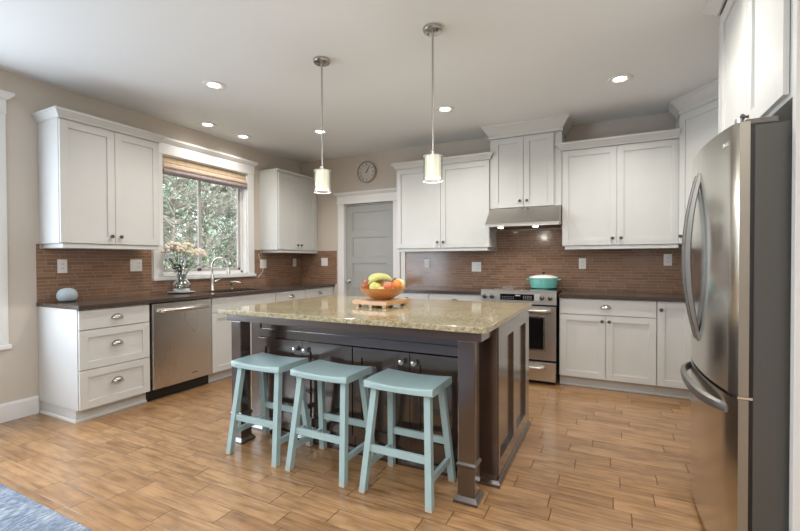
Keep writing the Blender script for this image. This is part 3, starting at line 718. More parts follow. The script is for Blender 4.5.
for dx, dd_ in ((-0.040, d1), (0.040, d2)):
    x = fw/2+dx; y0 = front(x)
    pts = []
    for i in range(21):
        t_ = -1+2*i/20; z = 1.262+t_*0.395
        pts.append((x, y0+0.003-0.050*(1-abs(t_)**2.0), z))
    b = MB(); prof = []
    for i, p in enumerate(pts):
        hw_ = 0.012+0.008*math.sin(PI*i/20); hd = 0.010+0.004*math.sin(PI*i/20)
        prof.append([(p[0]+hw_*cx, p[1]+hd*cy, p[2]) for cx, cy in ((-1, 0.6), (-0.7, -0.7), (0, -1), (0.7, -0.7), (1, 0.6), (0.5, 1), (-0.5, 1))])
    b.loft(prof); b.build('handle', 'handle_steel', dd_, True)
b = MB(); prof = []
for i in range(25):
    t_ = -1+2*i/24; x = fw/2+t_*0.40
    y = front(x)+0.006-0.046*(1-abs(t_)**4.5); z = 0.665
    hh = 0.020+0.006*math.cos(t_*PI/2); tx = 0.013
    prof.append([(x, y+tx*cy, z+hh*cz) for cy, cz in ((0.6, -1), (-0.7, -0.7), (-1, 0), (-0.7, 0.7), (0.6, 1), (1, 0.5), (1, -0.5))])
b.loft(prof); b.build('handle', 'handle_steel', d3, True)
for x in (fw-0.05, 0.05):
    MB().box(x-0.045, x+0.045, 0.030, 0.13, 1.7525, 1.775, 0.006).build('hinge_cover', 'hinge_grey', e)
    MB().lathe([(0.012, 1.766), (0.012, 1.785), (0.005, 1.788)], (x+(0.015 if x > 0.5 else -0.015), 0.018, 0), 14).build('hinge_pin', 'chrome', e, True)
MB().box(fw-0.012, fw-0.001, 0.012, 0.058, 0.7235, 0.7335, 0.001).build('hinge_bracket', 'chrome', e)
bd = MB().lathe([(0.010, front(0.825)-0.002), (0.010, front(0.825)+0.006)], (0.825, 0, 1.700), 20, 'y').build('logo_badge', 'steel_text', d2, True)
def text(body, size, parent, mtx, m, name='lettering', ext=0.0008):
    cu = bpy.data.curves.new(name, 'FONT'); cu.body = body; cu.size = size; cu.extrude = ext; cu.align_x = 'CENTER'; cu.align_y = 'CENTER'
    tmp = bpy.data.objects.new(name, cu); COL.objects.link(tmp)
    dg = bpy.context.evaluated_depsgraph_get(); me = bpy.data.meshes.new_from_object(tmp.evaluated_get(dg))
    bpy.data.objects.remove(tmp); me.transform(mtx); me.materials.clear(); me.materials.append(M[m])
    o = bpy.data.objects.new(name, me); COL.objects.link(o); o.parent = parent; return o
sl = math.atan2(front(0.86)-front(0.80), 0.06)
text('LG', 0.025, d2, Matrix.Translation((0.858, front(0.858)-0.001, 1.700)) @ Matrix.Rotation(sl, 4, 'Z') @ Matrix.Rotation(PI/2, 4, 'X'), 'steel_text')

# ------------------------------------------------------------------ island
e = empty('kitchen_island', (0, 0, 0), label='espresso wood kitchen island with legs, panelled sides and four doors', cat='kitchen island')
IX0, IX1, IY0, IY1 = 1.84, 3.666, 2.297, 3.268
MB().box(IX0+0.0, IX1, IY0+0.02, IY1, 0.0, 0.884-0.0015).build('carcass', 'espresso', e)
ff = MB(); y0, y1 = IY0, IY0+0.021
ff.box(IX0, 1.928, y0, y1, 0, 0.882, 0.001).box(3.565, IX1+0.014, y0, y1, 0, 0.882, 0.001)
ff.box(2.743, 2.749, y0+0.004, y1, 0.0, 0.70)
ff.box(1.928, 3.565, y0, y1, 0.698, 0.755).box(1.928, 3.565, y0, y1, 0.82, 0.882).box(1.928, 3.565, y0+0.009, y1, 0.755, 0.82).box(1.928, 3.565, y0+0.01, y1, 0, 0.11)
ff.build('face_frame', 'espresso', e)
for x0, x1, kx in ((1.930, 2.334, 2.285), (2.338, 2.742, 2.372), (2.750, 3.155, 3.112), (3.159, 3.563, 3.195)):
    o = shaker(x0, x1, 0.115, 0.693, 0.062, y0=IY0-0.018).build('door', 'espresso', e)
    knob(kx, 0.638, o, 'bright_nickel', y=IY0-0.018, s=1.15)
for side, sx in ((1, IX1), (-1, IX0)):
    b = MB(); a, c_ = (sx, sx+0.019) if side > 0 else (sx-0.019, sx)
    for q in ((IY0+0.021, IY0+0.055), (2.715, 2.80), (3.135, IY1)): b.box(a, c_, q[0], q[1], 0.0, 0.882, 0.0)
    for q in ((0.0, 0.13), (0.80, 0.882)): b.box(a, c_, IY0+0.055, 2.715, *q).box(a, c_, 2.80, 3.135, *q)
    b.build('side_panel', 'espresso', e)
MB().sweep([(IX0-0.018, IY1+0.0), (IX0-0.018, IY0-0.001), (IX1+0.019, IY0-0.001), (IX1+0.019, IY1)], [(0, 0), (0.016, 0), (0.016, 0.018), (0.006, 0.034), (0.002, 0.038), (0, 0.038)]).build('base_moulding', 'espresso', e)
for px in (1.930, 3.576):
    b = MB(); py = 2.115; hw_ = 0.045
    b.box(px-hw_, px+hw_, py-hw_, py+hw_, 0.20, 0.838, 0.005)
    b.box(px-hw_-0.002, px+hw_+0.002, py-hw_-0.002, py+hw_+0.002, 0.03, 0.185, 0.003)
    def sq(h, z): return [(px-h, py-h, z), (px+h, py-h, z), (px+h, py+h, z), (px-h, py+h, z)]
    b.loft([sq(hw_+0.004, 0.183), sq(hw_+0.009, 0.190), sq(hw_+0.008, 0.197), sq(hw_, 0.208)])
    b.loft([sq(hw_+0.020, 0.0), sq(hw_+0.020, 0.014), sq(hw_+0.012, 0.024), sq(hw_+0.004, 0.034)])
    b.build('island_leg', 'espresso', e)
b = MB()
b.box(1.845, 3.658, 2.066, 2.165, 0.838, 0.8825, 0.002).box(1.845, 1.869, 2.165, IY0, 0.838, 0.8825).box(3.634, 3.658, 2.165, IY0, 0.838, 0.8825)
b.build('apron', 'espresso', e)
b = MB(); b.box(1.782, 3.690, 2.045, 3.372, 0.884, 0.915, 0.004)
tag(b.build('island_countertop', 'granite'), 'polished tan speckled granite slab topping the island', 'countertop')

# ------------------------------------------------------------------ stools
def make_stool():
    e = empty('counter_stool', (0, 0, 0), cat='stool', group='seafoam saddle stools along the island')
    hw_, hd, n = 0.203, 0.146, 12
    def zt(u, v): return 0.589+0.011*u*u + 0.003*(1-v*v)
    rings = []
    for i in range(n+1):
        u = -1+2*i/n; x = u*hw_; ring = []
        k = 1-0.03*(abs(u)**6)
        top = [(x, v*hd*k, zt(u, v)) for v in (-0.97, -0.6, 0, 0.6, 0.97)]
        zb = 0.557+0.004*u*u
        ring = [(x, -hd*k, zb+0.004)] + [(x, -hd*k, zt(u, 1)-0.006)] + top + [(x, hd*k, zt(u, 1)-0.006), (x, hd*k, zb+0.004), (x, hd*0.95*k, zb), (x, -hd*0.95*k, zb)]
        rings.append(ring)
    MB().loft(rings).build('seat', 'stool', e, 35)
    corners = []
    for sx in (-1, 1):
        for sy in (-1, 1):
            t_ = Vector((sx*0.158, sy*0.092, 0.556)); f_ = Vector((sx*0.196, sy*0.163, 0.0)); h_ = 0.0175
            def sqr(p, h): return [(p.x-h, p.y-h, p.z), (p.x+h, p.y-h, p.z), (p.x+h, p.y+h, p.z), (p.x-h, p.y+h, p.z)]
            m_ = f_.lerp(t_, 0.045)
            lg = MB().loft([sqr(m_, h_), sqr(t_, h_)]).build('leg', 'stool', e)
            MB().loft([sqr(f_, h_*0.9), sqr(f_.lerp(t_, 0.006), h_+0.0008), sqr(m_, h_+0.0008)]).build('foot_tip', 'foot', lg)
            corners.append((sx, sy, t_, f_))
    def at(sx, sy, z):
        for a, b_, t_, f_ in corners:
            if (a, b_) == (sx, sy): return f_.lerp(t_, z/0.556)
    for sy in (-1, 1):
        z = 0.235; a, b_ = at(-1, sy, z), at(1, sy, z)
        MB().box(a.x+0.01, b_.x-0.01, a.y-0.010, a.y+0.010, z-0.019, z+0.019, 0.002).build('stretcher', 'stool', e)
    for sx in (-1, 1):
        z = 0.135; a, b_ = at(sx, -1, z), at(sx, 1, z)
        MB().box(a.x-0.010, a.x+0.010, a.y+0.01, b_.y-0.01, z-0.017, z+0.017, 0.002).build('stretcher', 'stool', e)
    return e
st0 = make_stool()
for i, (x, y, rz, lab) in enumerate(((2.222, 2.090, 0.005, 'seafoam saddle-seat stool leftmost at the island'),
                                     (2.722, 2.090, -0.015, 'seafoam saddle-seat stool in the middle of the three'),
                                     (3.240, 2.088, -0.01, 'seafoam saddle-seat stool rightmost, nearest the island right leg'))):
    s_ = st0 if i == 0 else copy_tree(st0)
    s_.location = (x, y, 0); s_.rotation_euler.z = rz; s_['label'] = lab

# ------------------------------------------------------------------ fruit bowl on the island
e = empty('serving_board', (2.718, 2.712, 0.9155), math.radians(-6), label='square butcher-block board on short feet under the fruit bowl', cat='serving board')
MB().box(-0.152, 0.152, -0.152, 0.152, 0.020, 0.050, 0.003).build('board_top', 'board_wood', e)
for x in (-0.12, 0.0, 0.12):
    for y in (-0.118, 0.118): MB().box(x-0.016, x+0.016, y-0.016, y+0.016, 0, 0.0205, 0.002).build('foot', 'board_wood', e)
BX, BY, BZ = 2.730, 2.715, 0.9665
bowl = MB().lathe([(0.055, 0), (0.060, 0.002), (0.105, 0.022), (0.148, 0.052), (0.170, 0.082), (0.173, 0.085), (0.168, 0.086), (0.142, 0.058), (0.10, 0.030), (0.055, 0.012)], (0, 0, 0), 44).build('fruit_bowl', 'bowl_wood', smooth=60)
bowl.location = (BX, BY, BZ); tag(bowl, 'shallow orange wooden bowl filled with fruit', 'bowl')
def fruit(name, label, cat, r, loc, m, sq=0.92, pear=0.0, tilt=(0, 0), stem=True):
    e = empty(name, loc, label=label, cat=cat, group='fruit in the wooden bowl')
    prof = []
    for i in range(13):
        a = -PI/2+PI*i/12; rr = r*math.cos(a); z = r*sq*math.sin(a)
        if z > 0 and pear: rr *= 1-pear*(z/r); z *= 1+pear*0.7
        if not pear and i >= 11: z -= r*0.10*(i-10)
        if i in (0, 12): rr = 0.002
        prof.append((rr, z))
    b = MB().lathe(prof, seg=24).build('flesh', m, e, True)
    if stem: MB().tube([(0, 0, prof[-1][1]-0.004), (0.003, 0, prof[-1][1]+0.016)], 0.0022, 6).build('stem', 'tip', e)
    e.rotation_euler = (tilt[0], tilt[1], random.random()*6)
    return e
R_ = Vector((math.cos(-0.4661), -math.sin(-0.4661)))      # sideways axis across the pile
F_ = Vector((-R_.y, R_.x))
def pos(u, v, z): return (BX+R_.x*u+F_.x*v, BY+R_.y*u+F_.y*v, BZ+z)
fruit('apple', 'dark russet-red apple at the left rim of the fruit bowl', 'apple', 0.050, pos(-0.110, 0.0, 0.104), 'apple_brown')
fruit('apple', 'yellow-green apple at the front left of the bowl', 'apple', 0.045, pos(-0.050, -0.070, 0.090), 'apple_green', tilt=(0.3, 0.2))
fruit('apple', 'red and yellow apple at the front middle of the bowl', 'apple', 0.045, pos(0.042, -0.078, 0.090), 'apple_red', tilt=(0.4, 0.1))
fruit('orange', 'bright orange beside the pear at the right of the bowl', 'orange', 0.044, pos(0.095, -0.005, 0.108), 'orange_skin', 0.97, stem=False)
fruit('pear', 'pale yellow pear at the right rim of the bowl', 'pear', 0.042, pos(0.128, 0.070, 0.104), 'pear_skin', 0.95, 0.28, (0.2, 0.5))
fruit('apple', 'golden apple behind the bananas in the bowl', 'apple', 0.044, pos(-0.035, 0.065, 0.135), 'lemon_skin', tilt=(-0.2, 0))
fruit('apricot', 'small orange-yellow apricot low between the two front apples', 'apricot', 0.024, pos(-0.004, -0.120, 0.078), 'lemon_skin', 0.95, stem=False)
fruit('apple', 'green apple hidden beneath the bananas at bowl centre', 'apple', 0.042, pos(0.0, 0.01, 0.062), 'apple_green')
e = empty('banana_bunch', pos(0.0, 0.0, 0.018), math.atan2(R_.y, R_.x), label='bunch of green-yellow bananas lying across the top of the fruit', cat='bananas')
for k in range(3):
    pts = []; rad = []
    for i in range(13):
        t_ = i/12; ang_ = -1.15+2.1*t_
        pts.append((-0.010+0.098*math.sin(ang_)-0.004*k, -0.045+0.028*k+0.006*math.cos(ang_), 0.072+0.012*k*(1-t_)+0.068*math.cos(ang_)+0.012*t_ - abs(k-1)*0.004))
        rad.append(0.021*min(1, 0.30+3.2*min(t_, 1-t_)))
    bn = MB().tube(pts, rad, 10).build('banana', 'banana', e, True)
p_ = pts[-1]
MB().tube([(0.076, -0.03, 0.108), (0.086, -0.015, 0.124), (0.094, -0.008, 0.134)], [0.012, 0.009, 0.009], 8).build('stem', 'tip', e, True)

# ------------------------------------------------------------------ left counter items
e = empty('smart_speaker', (0.150, 1.895, 0.9148), label='round grey fabric speaker on left counter corner', cat='speaker')
MB().lathe([(0.048, 0.0), (0.057, 0.006), (0.070, 0.032), (0.073, 0.056), (0.066, 0.084), (0.046, 0.105), (0.02, 0.114), (0.003, 0.115)], seg=36).build('fabric_shell', 'speaker_grey', e, True)
MB().lathe([(0.052, -0.0003), (0.058, 0.006), (0.060, 0.011)], seg=24).build('base_ring', 'slot', e, True)
VX, VY = 0.165, 2.935
pl = MB().lathe([(0.07, 0), (0.10, 0.004), (0.132, 0.012), (0.134, 0.015), (0.10, 0.009), (0.05, 0.006)], seg=36).build('round_plate', 'porcelain', smooth=True)
pl.location = (VX, VY, 0.9148); tag(pl, 'round white plate under the flower vase', 'plate')
e = empty('flower_vase', (VX, VY, 0.9225), label='clear round glass vase holding flowers before the window', cat='vase')
outer = [(0.045, 0.0), (0.078, 0.018), (0.094, 0.055), (0.090, 0.090), (0.062, 0.122), (0.044, 0.140), (0.046, 0.165), (0.058, 0.195)]
MB().lathe(outer, seg=36, cap=False).build('vase_wall', 'vase_glass', e, True)
MB().lathe([(0.001, 0.001), (0.045, 0.0), (0.046, 0.012), (0.001, 0.012)], seg=24).build('vase_base', 'vase_glass', e, True)
MB().lathe([(0.04, 0.013), (0.074, 0.022), (0.089, 0.055), (0.087, 0.080), (0.001, 0.080)], seg=32).build('vase_water', 'water', e, True)
def flower(u, v, z, r, m, label, name='sedum_stem', cat='flower'):
    # u along wall (+y), v away from wall
    e = empty(name, (VX, VY, 0.9225), label=label, cat=cat, group='cut flowers in the glass vase')
    bx, by = random.uniform(-0.012, 0.012)*2, random.uniform(-0.012, 0.012)*2
    tip_ = Vector((v, u, z)); st_ = Vector((bx*1.5, by*1.5, 0.03)); nk = Vector((bx*0.8+v*0.10, by*0.8+u*0.10, 0.17))
    pts = [st_, (st_+nk)/2, nk, nk.lerp(tip_, 0.5)+Vector((0, 0, 0.02)), tip_]
    MB().tube(pts, 0.0028, 6).build('stem', 'leaf', e, True)
    rnd = random.Random(int(abs(u*1000)+z*777+r*99)); b = MB()
    for i in range(70 if r > 0.05 else 26):       # a dome of small florets
        a = rnd.uniform(0, 2*PI); q = math.sqrt(rnd.random())
        p = tip_+Vector((r*q*math.cos(a), r*q*math.sin(a), 0.95*r*(1-q*q)-0.25*r+rnd.uniform(-0.010, 0.010)))
        s_ = rnd.uniform(0.10, 0.17)*r + 0.002
        b.lathe([(0.3*s_, -s_*0.8), (s_, -0.2*s_), (s_*0.8, 0.5*s_), (0.1*s_, 0.8*s_)], p, 6)
    b.build('bloom', m, e, True)
    lf = MB()
    for k in range(7):
        t_ = rnd.uniform(0.15, 0.85); p = nk.lerp(tip_, t_); a = rnd.uniform(0, 2*PI); ll = rnd.uniform(0.03, 0.06)
        dr_ = Vector((math.cos(a), math.sin(a), rnd.uniform(-0.1, 0.5))).normalized(); sd = dr_.cross(Vector((0, 0, 1))).normalized()*ll*0.22
        lf.quad(p, p+dr_*ll*0.5+sd, p+dr_*ll, p+dr_*ll*0.5-sd)
    lf.build('leaves', 'leaf', e)
flower(-0.09, 0.00, 0.455, 0.100, 'petal', 'dusty pink domed flower head at the left of the vase')
flower(0.065, 0.01, 0.445, 0.102, 'petal_cream', 'cream domed flower head above the middle of the vase')
flower(0.245, -0.03, 0.405, 0.075, 'petal', 'pale pink flower head leaning right toward the faucet')
flower(-0.02, -0.05, 0.475, 0.070, 'petal_cream', 'small cream flower head at the back top of the bouquet')
flower(-0.155, 0.02, 0.37, 0.040, 'petal_blue', 'pale lilac blossom low at the left of the bouquet')
flower(-0.02, 0.05, 0.35, 0.030, 'petal_blue', 'small lilac blossom in the leaves at bouquet centre')
flower(0.21, 0.02, 0.29, 0.026, 'petal_blue', 'tiny lilac blossom low on the right of the bouquet')
for k in range(3):
    e = empty('leafy_sprig', (VX, VY, 0.9225), label='dark green leafy sprig among the flowers in the vase', cat='foliage', group='green sprigs in the glass vase')
    rnd = random.Random(40+k); tip_ = Vector((0.02*(k-1), -0.11+0.09*k, 0.36+0.02*k)); nk = Vector((0.012*(k-1), 0.014*(k-1), 0.17))
    MB().tube([(0, 0, 0.03), nk, tip_], 0.0025, 6).build('stem', 'leaf', e)
    lf = MB()
    for j in range(26):
        t_ = rnd.uniform(0.15, 1); p = nk.lerp(tip_, t_); a = rnd.uniform(0, 2*PI); ll = rnd.uniform(0.04, 0.075)
        dr_ = Vector((math.cos(a), math.sin(a), rnd.uniform(-0.2, 0.6))).normalized(); sd = dr_.cross(Vector((0, 0, 1))).normalized()*ll*0.3
        lf.quad(p, p+dr_*ll*0.5+sd, p+dr_*ll, p+dr_*ll*0.5-sd)
    lf.build('leaves', 'leaf', e)

# ------------------------------------------------------------------ outlets and switches
def plate(name, label, loc, rz, w, h, kind, cat):
    e = empty(name, loc, rz, label=label, cat=cat)
    MB().box(-w/2, w/2, -0.006, 0, -h/2, h/2, 0.002).build('cover_plate', 'plastic', e)
    n = 2 if w > 0.1 else 1
    for i in range(n):
        x = (i-(n-1)/2)*0.046
        if kind[i] == 'o':
            ins = MB().box(x-0.017, x+0.017, -0.008, -0.006, -0.034, 0.034, 0.001).build('receptacle', 'plastic', e)
            b = MB()
            for z in (-0.019, 0.019): b.box(x-0.008, x-0.005, -0.0084, -0.0079, z-0.005, z+0.005).box(x+0.005, x+0.008, -0.0084, -0.0079, z-0.005, z+0.005)
            b.build('slots', 'slot', ins)
        else: MB().box(x-0.016, x+0.016, -0.010, -0.006, -0.032, 0.032, 0.002).build('rocker', 'plastic', e)
    return e
xl = th+0.001; yb = D-th-0.001
plate('wall_outlet', 'white outlet above the grey speaker on the left backsplash', (xl, 1.925, 1.212), R90, 0.072, 0.118, 'o', 'outlet')
plate('light_switch', 'white double switch plate between left cabinet and sink window', (xl, 2.555, 1.212), R90, 0.116, 0.118, 'so', 'light switch')
plate('light_switch', 'white double plate right of the sink window, with cord', (xl, 4.265, 1.212), R90, 0.116, 0.118, 'os', 'light switch')
plate('wall_outlet', 'white outlet near the far left corner under the cabinet', (xl, 4.90, 1.228), R90, 0.072, 0.118, 'o', 'outlet')
plate('light_switch', 'white double plate beside the pantry door on its left', (0.455, yb, 1.235), 0, 0.116, 0.118, 'ss', 'light switch')
plate('wall_outlet', 'white outlet right of the pantry door behind the island', (2.095, yb, 1.212), 0, 0.072, 0.118, 'o', 'outlet')
plate('light_switch', 'white double plate on the backsplash left of the range', (2.758, yb, 1.172), 0, 0.118, 0.118, 'so', 'light switch')
plate('wall_outlet', 'white outlet just right of the dutch oven and range', (3.957, yb, 1.212), 0, 0.072, 0.118, 'o', 'outlet')
plate('wall_outlet', 'white outlet near the refrigerator on the back wall', (4.755, yb, 1.250), 0, 0.072, 0.118, 'o', 'outlet')
tag(MB().tube([(0.014, 4.18, 1.355), (0.013, 4.19, 1.30), (0.020, 4.225, 1.25)], 0.003, 6).build('power_cord', 'plastic', smooth=True), 'white cord hanging from the cabinet to the plate right of window', 'cord')
tag(MB().tube([(0.020, 4.26, 1.165), (0.016, 4.25, 1.11), (0.016, 4.20, 1.062), (0.018, 4.165, 1.03)], 0.003, 6).build('power_cord', 'plastic', smooth=True), 'white cord looping below the plate beside the window sill', 'cord')

# ------------------------------------------------------------------ roman shade
e = empty('roman_shade', (0, 0, 0), label='folded tan and mauve roman shade at the top of the sink window', cat='window shade')
ya, yz = WY0+0.016, WY1-0.014
MB().prism([(-0.045, 2.372), (-0.005, 2.372), (-0.002, 2.330), (0.006, 2.306), (-0.004, 2.300), (-0.045, 2.300)], ya, yz, 'y').build('top_band', 'shade_tan', e)
MB().prism([(-0.045, 2.303), (0.002, 2.303), (0.014, 2.285), (0.020, 2.262), (0.014, 2.248), (-0.002, 2.242), (-0.045, 2.240)], ya, yz, 'y').build('fold', 'shade_cream', e)
MB().prism([(-0.045, 2.243), (0.006, 2.243), (0.020, 2.228), (0.026, 2.208), (0.018, 2.192), (-0.004, 2.186), (-0.045, 2.186)], ya, yz, 'y').build('fold', 'shade_mauve', e)

# ------------------------------------------------------------------ wall clock
e = empty('wall_clock', (1.195, D, 2.486), label='round nickel-rimmed wall clock with roman numerals above the pantry door', cat='clock')
MB().lathe([(0.150, -0.0005), (0.150, -0.035), (0.143, -0.045), (0.134, -0.045), (0.130, -0.035), (0.130, -0.026)], seg=48, axis='y', cap=False).build('rim', 'nickel', e, True)
MB().lathe([(0.131, -0.005), (0.131, -0.027)], seg=48, axis='y').build('clock_face', 'face', e)
nb = MB()
def stroke(b, h, x0, z0, x1, z1, wd=0.0035):
    a = math.atan2(x1-x0, z1-z0); l = math.hypot(x1-x0, z1-z0)
    m_ = Matrix.Rotation(h, 4, 'Y')
    b.box(-wd/2, wd/2, -0.0290, -0.0268, 0, l, 0, m_ @ Matrix.Translation((x0, 0, z0)) @ Matrix.Rotation(a, 4, 'Y'))
rom = ['XII', 'I', 'II', 'III', 'IV', 'V', 'VI', 'VII', 'VIII', 'IX', 'X', 'XI']
for k, s_ in enumerate(rom):
    h_ = 2*PI*k/12; ws = {'I': 0.007, 'V': 0.015, 'X': 0.015}; tot = sum(ws[c_] for c_ in s_); x = -tot/2; z0, z1 = 0.090, 0.116
    for c_ in s_:
        if c_ == 'I': stroke(nb, h_, x+0.0035, z0, x+0.0035, z1)
        elif c_ == 'V': stroke(nb, h_, x+0.0065, z0, x+0.001, z1); stroke(nb, h_, x+0.0075, z0, x+0.013, z1, 0.002)
        else: stroke(nb, h_, x+0.013, z0, x+0.001, z1); stroke(nb, h_, x+0.001, z0, x+0.013, z1, 0.002)
        x += ws[c_]
nb.build('numerals', 'numeral', e)
for nm, a, l, wd in (('minute_hand', 0.53, 0.098, 0.006), ('hour_hand', 0.56, 0.062, 0.009)):
    b = MB(); b.box(-wd/2, wd/2, -0.0325 if l > 0.09 else -0.0305, -0.0312 if l > 0.09 else -0.0292, -0.02, l, 0, Matrix.Rotation(a, 4, 'Y')); b.build(nm, 'black', e)
MB().lathe([(0.008, -0.028), (0.008, -0.034), (0.002, -0.035)], seg=14, axis='y').build('hub', 'black', e)

# ------------------------------------------------------------------ ceiling lights
def downlight(x, y, label, power=50):
    e = empty('recessed_downlight', (x, y, H), label=label, cat='ceiling light', group='recessed ceiling lights')
    MB().lathe([(0.095, -0.0005), (0.095, -0.005), (0.088, -0.010), (0.070, -0.010), (0.052, -0.003), (0.049, -0.0005)], seg=36, cap=False).build('trim_ring', 'trim', e, True)
    MB().lathe([(0.049, -0.001), (0.048, -0.003), (0.035, -0.005), (0.004, -0.006)], seg=30).build('lens', 'lamp', e, True)
    l = bpy.data.lights.new('downlight_lamp', 'SPOT'); l.energy = power; l.color = (1.0, 0.95, 0.88); l.spot_size = math.radians(150); l.spot_blend = 0.8; l.shadow_soft_size = 0.06
    o = bpy.data.objects.new('downlight_lamp', l); COL.objects.link(o); o.parent = e; o.location = (0, 0, -0.03)
    return e
downlight(1.223, 2.494, 'largest recessed downlight left of the left pendant')
downlight(0.290, 3.175, 'recessed downlight by the left wall, nearer the left cabinet', 12)
downlight(0.290, 3.675, 'recessed downlight by the left wall above the window right end', 12)
downlight(1.228, 3.940, 'recessed downlight seen behind the left pendant rod')
downlight(2.770, 3.923, 'recessed downlight just right of the right pendant rod')
downlight(4.300, 3.935, 'recessed downlight on the right, before the corner cabinet')
downlight(4.300, 2.490, 'recessed downlight above the refrigerator front, just over the top edge')

# ------------------------------------------------------------------ pendants
def make_pendant():
    e = empty('pendant_light', (0, 0, H), cat='pendant light', group='pendant lights over the island')
    cn = MB().lathe([(0.063, -0.0005), (0.065, -0.012), (0.060, -0.024), (0.012, -0.030)], seg=36).build('canopy', 'nickel', e, True)
    for s_ in (-1, 1): MB().lathe([(0.006, -0.024), (0.006, -0.032), (0.002, -0.034)], (s_*0.036, -0.01*s_, 0), 10).build('canopy_screw', 'dark_nickel', cn, True)
    MB().tube([(0, 0, -0.028), (0, 0, -0.795)], 0.0065, 12).build('stem_rod', 'nickel', e, True)
    MB().lathe([(0.010, -0.785), (0.018, -0.792), (0.018, -0.810), (0.034, -0.815), (0.034, -0.826)], seg=20).build('socket_cap', 'nickel', e, True)
    z1, z0 = -0.826, -0.982
    MB().lathe([(0.051, z1+0.001), (0.051, z0+0.018)], seg=32).build('frosted_shade', 'frosted', e, True)
    gl = MB()
    gl.lathe([(0.0635, z1), (0.0635, z0), (0.0610, z0), (0.0610, z1)], seg=32, cap=False)
    gl.build('glass_cylinder', 'clear', e, True)
    MB().lathe([(0.064, z1-0.001), (0.064, z1+0.003), (0.058, z1+0.003), (0.058, z1-0.001)], seg=32, cap=False).build('glass_rim', 'cream_enamel', e, True)
    MB().lathe([(0.064, z0-0.002), (0.064, z0+0.001), (0.061, z0+0.001), (0.061, z0-0.002)], seg=32, cap=False).build('glass_rim', 'cream_enamel', e, True)
    b = MB()
    for k in range(4):
        a = PI/4+k*PI/2; b.tube([(0.02*math.cos(a), 0.02*math.sin(a), z1+0.006), (0.062*math.cos(a), 0.062*math.sin(a), z1+0.006)], 0.003, 6)
    b.build('holder_arms', 'nickel', e)
    return e
p0 = make_pendant()
for i, (x, y, lab) in enumerate(((2.312, 2.548, 'left pendant with frosted glass shade over the island'), (3.209, 2.528, 'right pendant with frosted glass shade, nearer the range hood'))):
    p = p0 if i == 0 else copy_tree(p0); p.location = (x, y, H); p['label'] = lab
for p in [o for o in COL.objects if o.get('category') == 'pendant light']:
    l = bpy.data.lights.new('pendant_lamp', 'POINT'); l.energy = 4.5; l.color = (1.0, 0.95, 0.86); l.shadow_soft_size = 0.04
    o = bpy.data.objects.new('pendant_lamp', l); COL.objects.link(o); o.parent = p; o.location = (0, 0, -1.10)
for x in (3.152, 3.522):
    l = bpy.data.lights.new('hood_lamp', 'SPOT'); l.energy = 4; l.color = (1, 0.93, 0.82); l.spot_size = 2.2; l.spot_blend = 0.6; l.shadow_soft_size = 0.03
    o = bpy.data.objects.new('hood_lamp', l); COL.objects.link(o); o.location = (x, 4.63, 1.60)

# ------------------------------------------------------------------ rug
b = MB(); b.box(-0.0+0.25, 3.1, -2.2, 1.078, 0.0005, 0.012, 0.003)
tag(b.build('area_rug', 'rug'), 'blue and white mottled area rug at the lower left corner', 'rug')

# ------------------------------------------------------------------ woods outside the window
def make_tree(seed, h, r, leaf, n, conifer, name, size=0.05, nb=38):
    rnd = random.Random(seed); e = empty(name, (0, 0, 0))
    tb = MB(); lean = rnd.uniform(-0.3, 0.3)
    tb.tube([(0, 0, 0), (lean*0.3, 0.05, h*0.35), (lean*0.7, 0.0, h*0.7), (lean, 0.1, h)], [0.055, 0.042, 0.028, 0.010], 8)
    tips = []
    for k in range(nb):
        z = h*rnd.uniform(0.08, 0.97); a = rnd.uniform(0, 2*PI)
        L_ = r*((1.1-z/h) if conifer else rnd.uniform(0.5, 1.0)); c_ = Vector((lean*z/h, 0, z))
        up = rnd.uniform(-0.15, 0.1) if conifer else rnd.uniform(0.2, 0.9)
        e_ = c_+Vector((math.cos(a)*L_, math.sin(a)*L_, up*L_)); m_ = c_.lerp(e_, 0.5)+Vector((0, 0, rnd.uniform(-0.05, 0.12)))
        tb.tube([c_, m_, e_], [0.022, 0.013, 0.004], 5); tips.append((c_, m_, e_))
        for q in range(3):
            s_ = m_.lerp(e_, rnd.random()); t_ = s_+Vector((rnd.uniform(-.3, .3), rnd.uniform(-.3, .3), rnd.uniform(-.05, .35)))
            tb.tube([s_, t_], [0.008, 0.003], 4); tips.append((s_, s_.lerp(t_, 0.5), t_))
    tb.build('trunk', 'bark', e)
    lb = MB()
    for i in range(n):
        c_, m_, e_ = rnd.choice(tips); t_ = rnd.uniform(0.15, 1.05)
        p = c_.lerp(m_, t_*2) if t_ < 0.5 else m_.lerp(e_, t_*2-1)
        p = p+Vector((rnd.gauss(0, 0.09), rnd.gauss(0, 0.09), rnd.gauss(-0.02, 0.08)))
        d_ = Vector((rnd.uniform(-1, 1), rnd.uniform(-1, 1), rnd.uniform(-0.8, 0.5))).normalized(); s_ = d_.cross(Vector((rnd.uniform(-1, 1), rnd.uniform(-1, 1), 1))).normalized()
        l_ = size*rnd.uniform(0.7, 1.6); w_ = l_*0.28
        lb.quad(p, p+d_*l_*0.5+s_*w_, p+d_*l_, p+d_*l_*0.5-s_*w_)
    lb.build('foliage', leaf, e)
    return e
specs = [make_tree(1, 6.5, 0.95, 'needles', 6500, True, 'evergreen_tree', 0.07), make_tree(2, 5.5, 0.85, 'pale_leaf', 4200, False, 'broadleaf_tree', 0.055), make_tree(3, 5.2, 0.9, 'shrub_leaf', 1300, False, 'bare_tree', 0.045, 110)]
tl = ['dense evergreen tree in the woods outside the sink window', 'pale green leafy tree in the woods outside the sink window', 'thin bare-branched tree in the woods outside the sink window']
used = set(); rnd = random.Random(5)
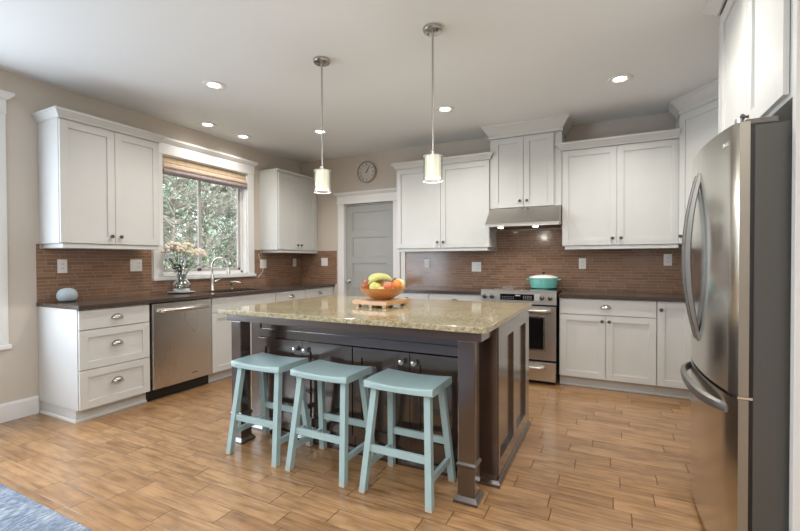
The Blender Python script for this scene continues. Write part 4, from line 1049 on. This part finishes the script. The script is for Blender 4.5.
for k in range(30):
    d_ = [3.2, 4.4, 5.8, 7.4, 9.4][k % 5]+rnd.uniform(-0.3, 0.3)
    lo, hi = 2.8*(4.24+d_)/4.24-0.6, 4.05*(4.24+d_)/4.24+0.8
    y = lo+(hi-lo)*((k*0.618) % 1.0)
    v = k % 3 if d_ > 5 else (1, 2)[k % 2]
    t_ = specs[v] if v not in used else copy_tree(specs[v]); used.add(v)
    t_.location = (-d_, y, -0.3); t_.rotation_euler = (0, 0, rnd.uniform(0, 6)); sc_ = rnd.uniform(0.8, 1.15); t_.scale = (sc_, sc_, sc_)
    tag(t_, tl[v], 'tree', ['evergreens outside the window', 'leafy trees outside the window', 'bare trees outside the window'][v])
def make_shrub():
    rnd = random.Random(11); e = empty('shrub', (0, 0, 0)); tb = MB(); lb = MB()
    for k in range(16):
        a = rnd.uniform(0, 2*PI); q = rnd.uniform(0.2, 0.8); t_ = Vector((math.cos(a)*q, math.sin(a)*q, rnd.uniform(0.7, 1.5)))
        tb.tube([(0, 0, 0), t_*0.5+Vector((0, 0, 0.12)), t_], [0.014, 0.009, 0.003], 5)
        for j in range(120):
            p = t_*rnd.uniform(0.25, 1.05)+Vector((rnd.gauss(0, .1), rnd.gauss(0, .1), rnd.gauss(0, .1))); d_ = Vector((rnd.uniform(-1, 1), rnd.uniform(-1, 1), rnd.uniform(-.5, 1))).normalized()
            s_ = d_.cross(Vector((0.3, 0.2, 1))).normalized(); l_ = rnd.uniform(0.04, 0.08)
            lb.quad(p, p+d_*l_*.5+s_*l_*.3, p+d_*l_, p+d_*l_*.5-s_*l_*.3)
    tb.build('branches', 'bark', e); lb.build('foliage', 'shrub_leaf', e); return e
s0 = make_shrub()
for k, (x, y) in enumerate(((-2.4, 4.6), (-2.6, 5.9), (-3.4, 5.2), (-3.5, 7.0), (-4.6, 6.4), (-4.8, 8.3), (-2.2, 3.7), (-6.0, 7.6), (-6.4, 9.6))):
    s_ = s0 if k == 0 else copy_tree(s0); s_.location = (x, y, -0.3); s_.rotation_euler.z = k*1.3; q = 0.9+0.12*(k % 3); s_.scale = (q, q, q*1.15)
    tag(s_, 'green bushy shrub low in the woods outside the sink window', 'shrub', 'shrubs outside the window')
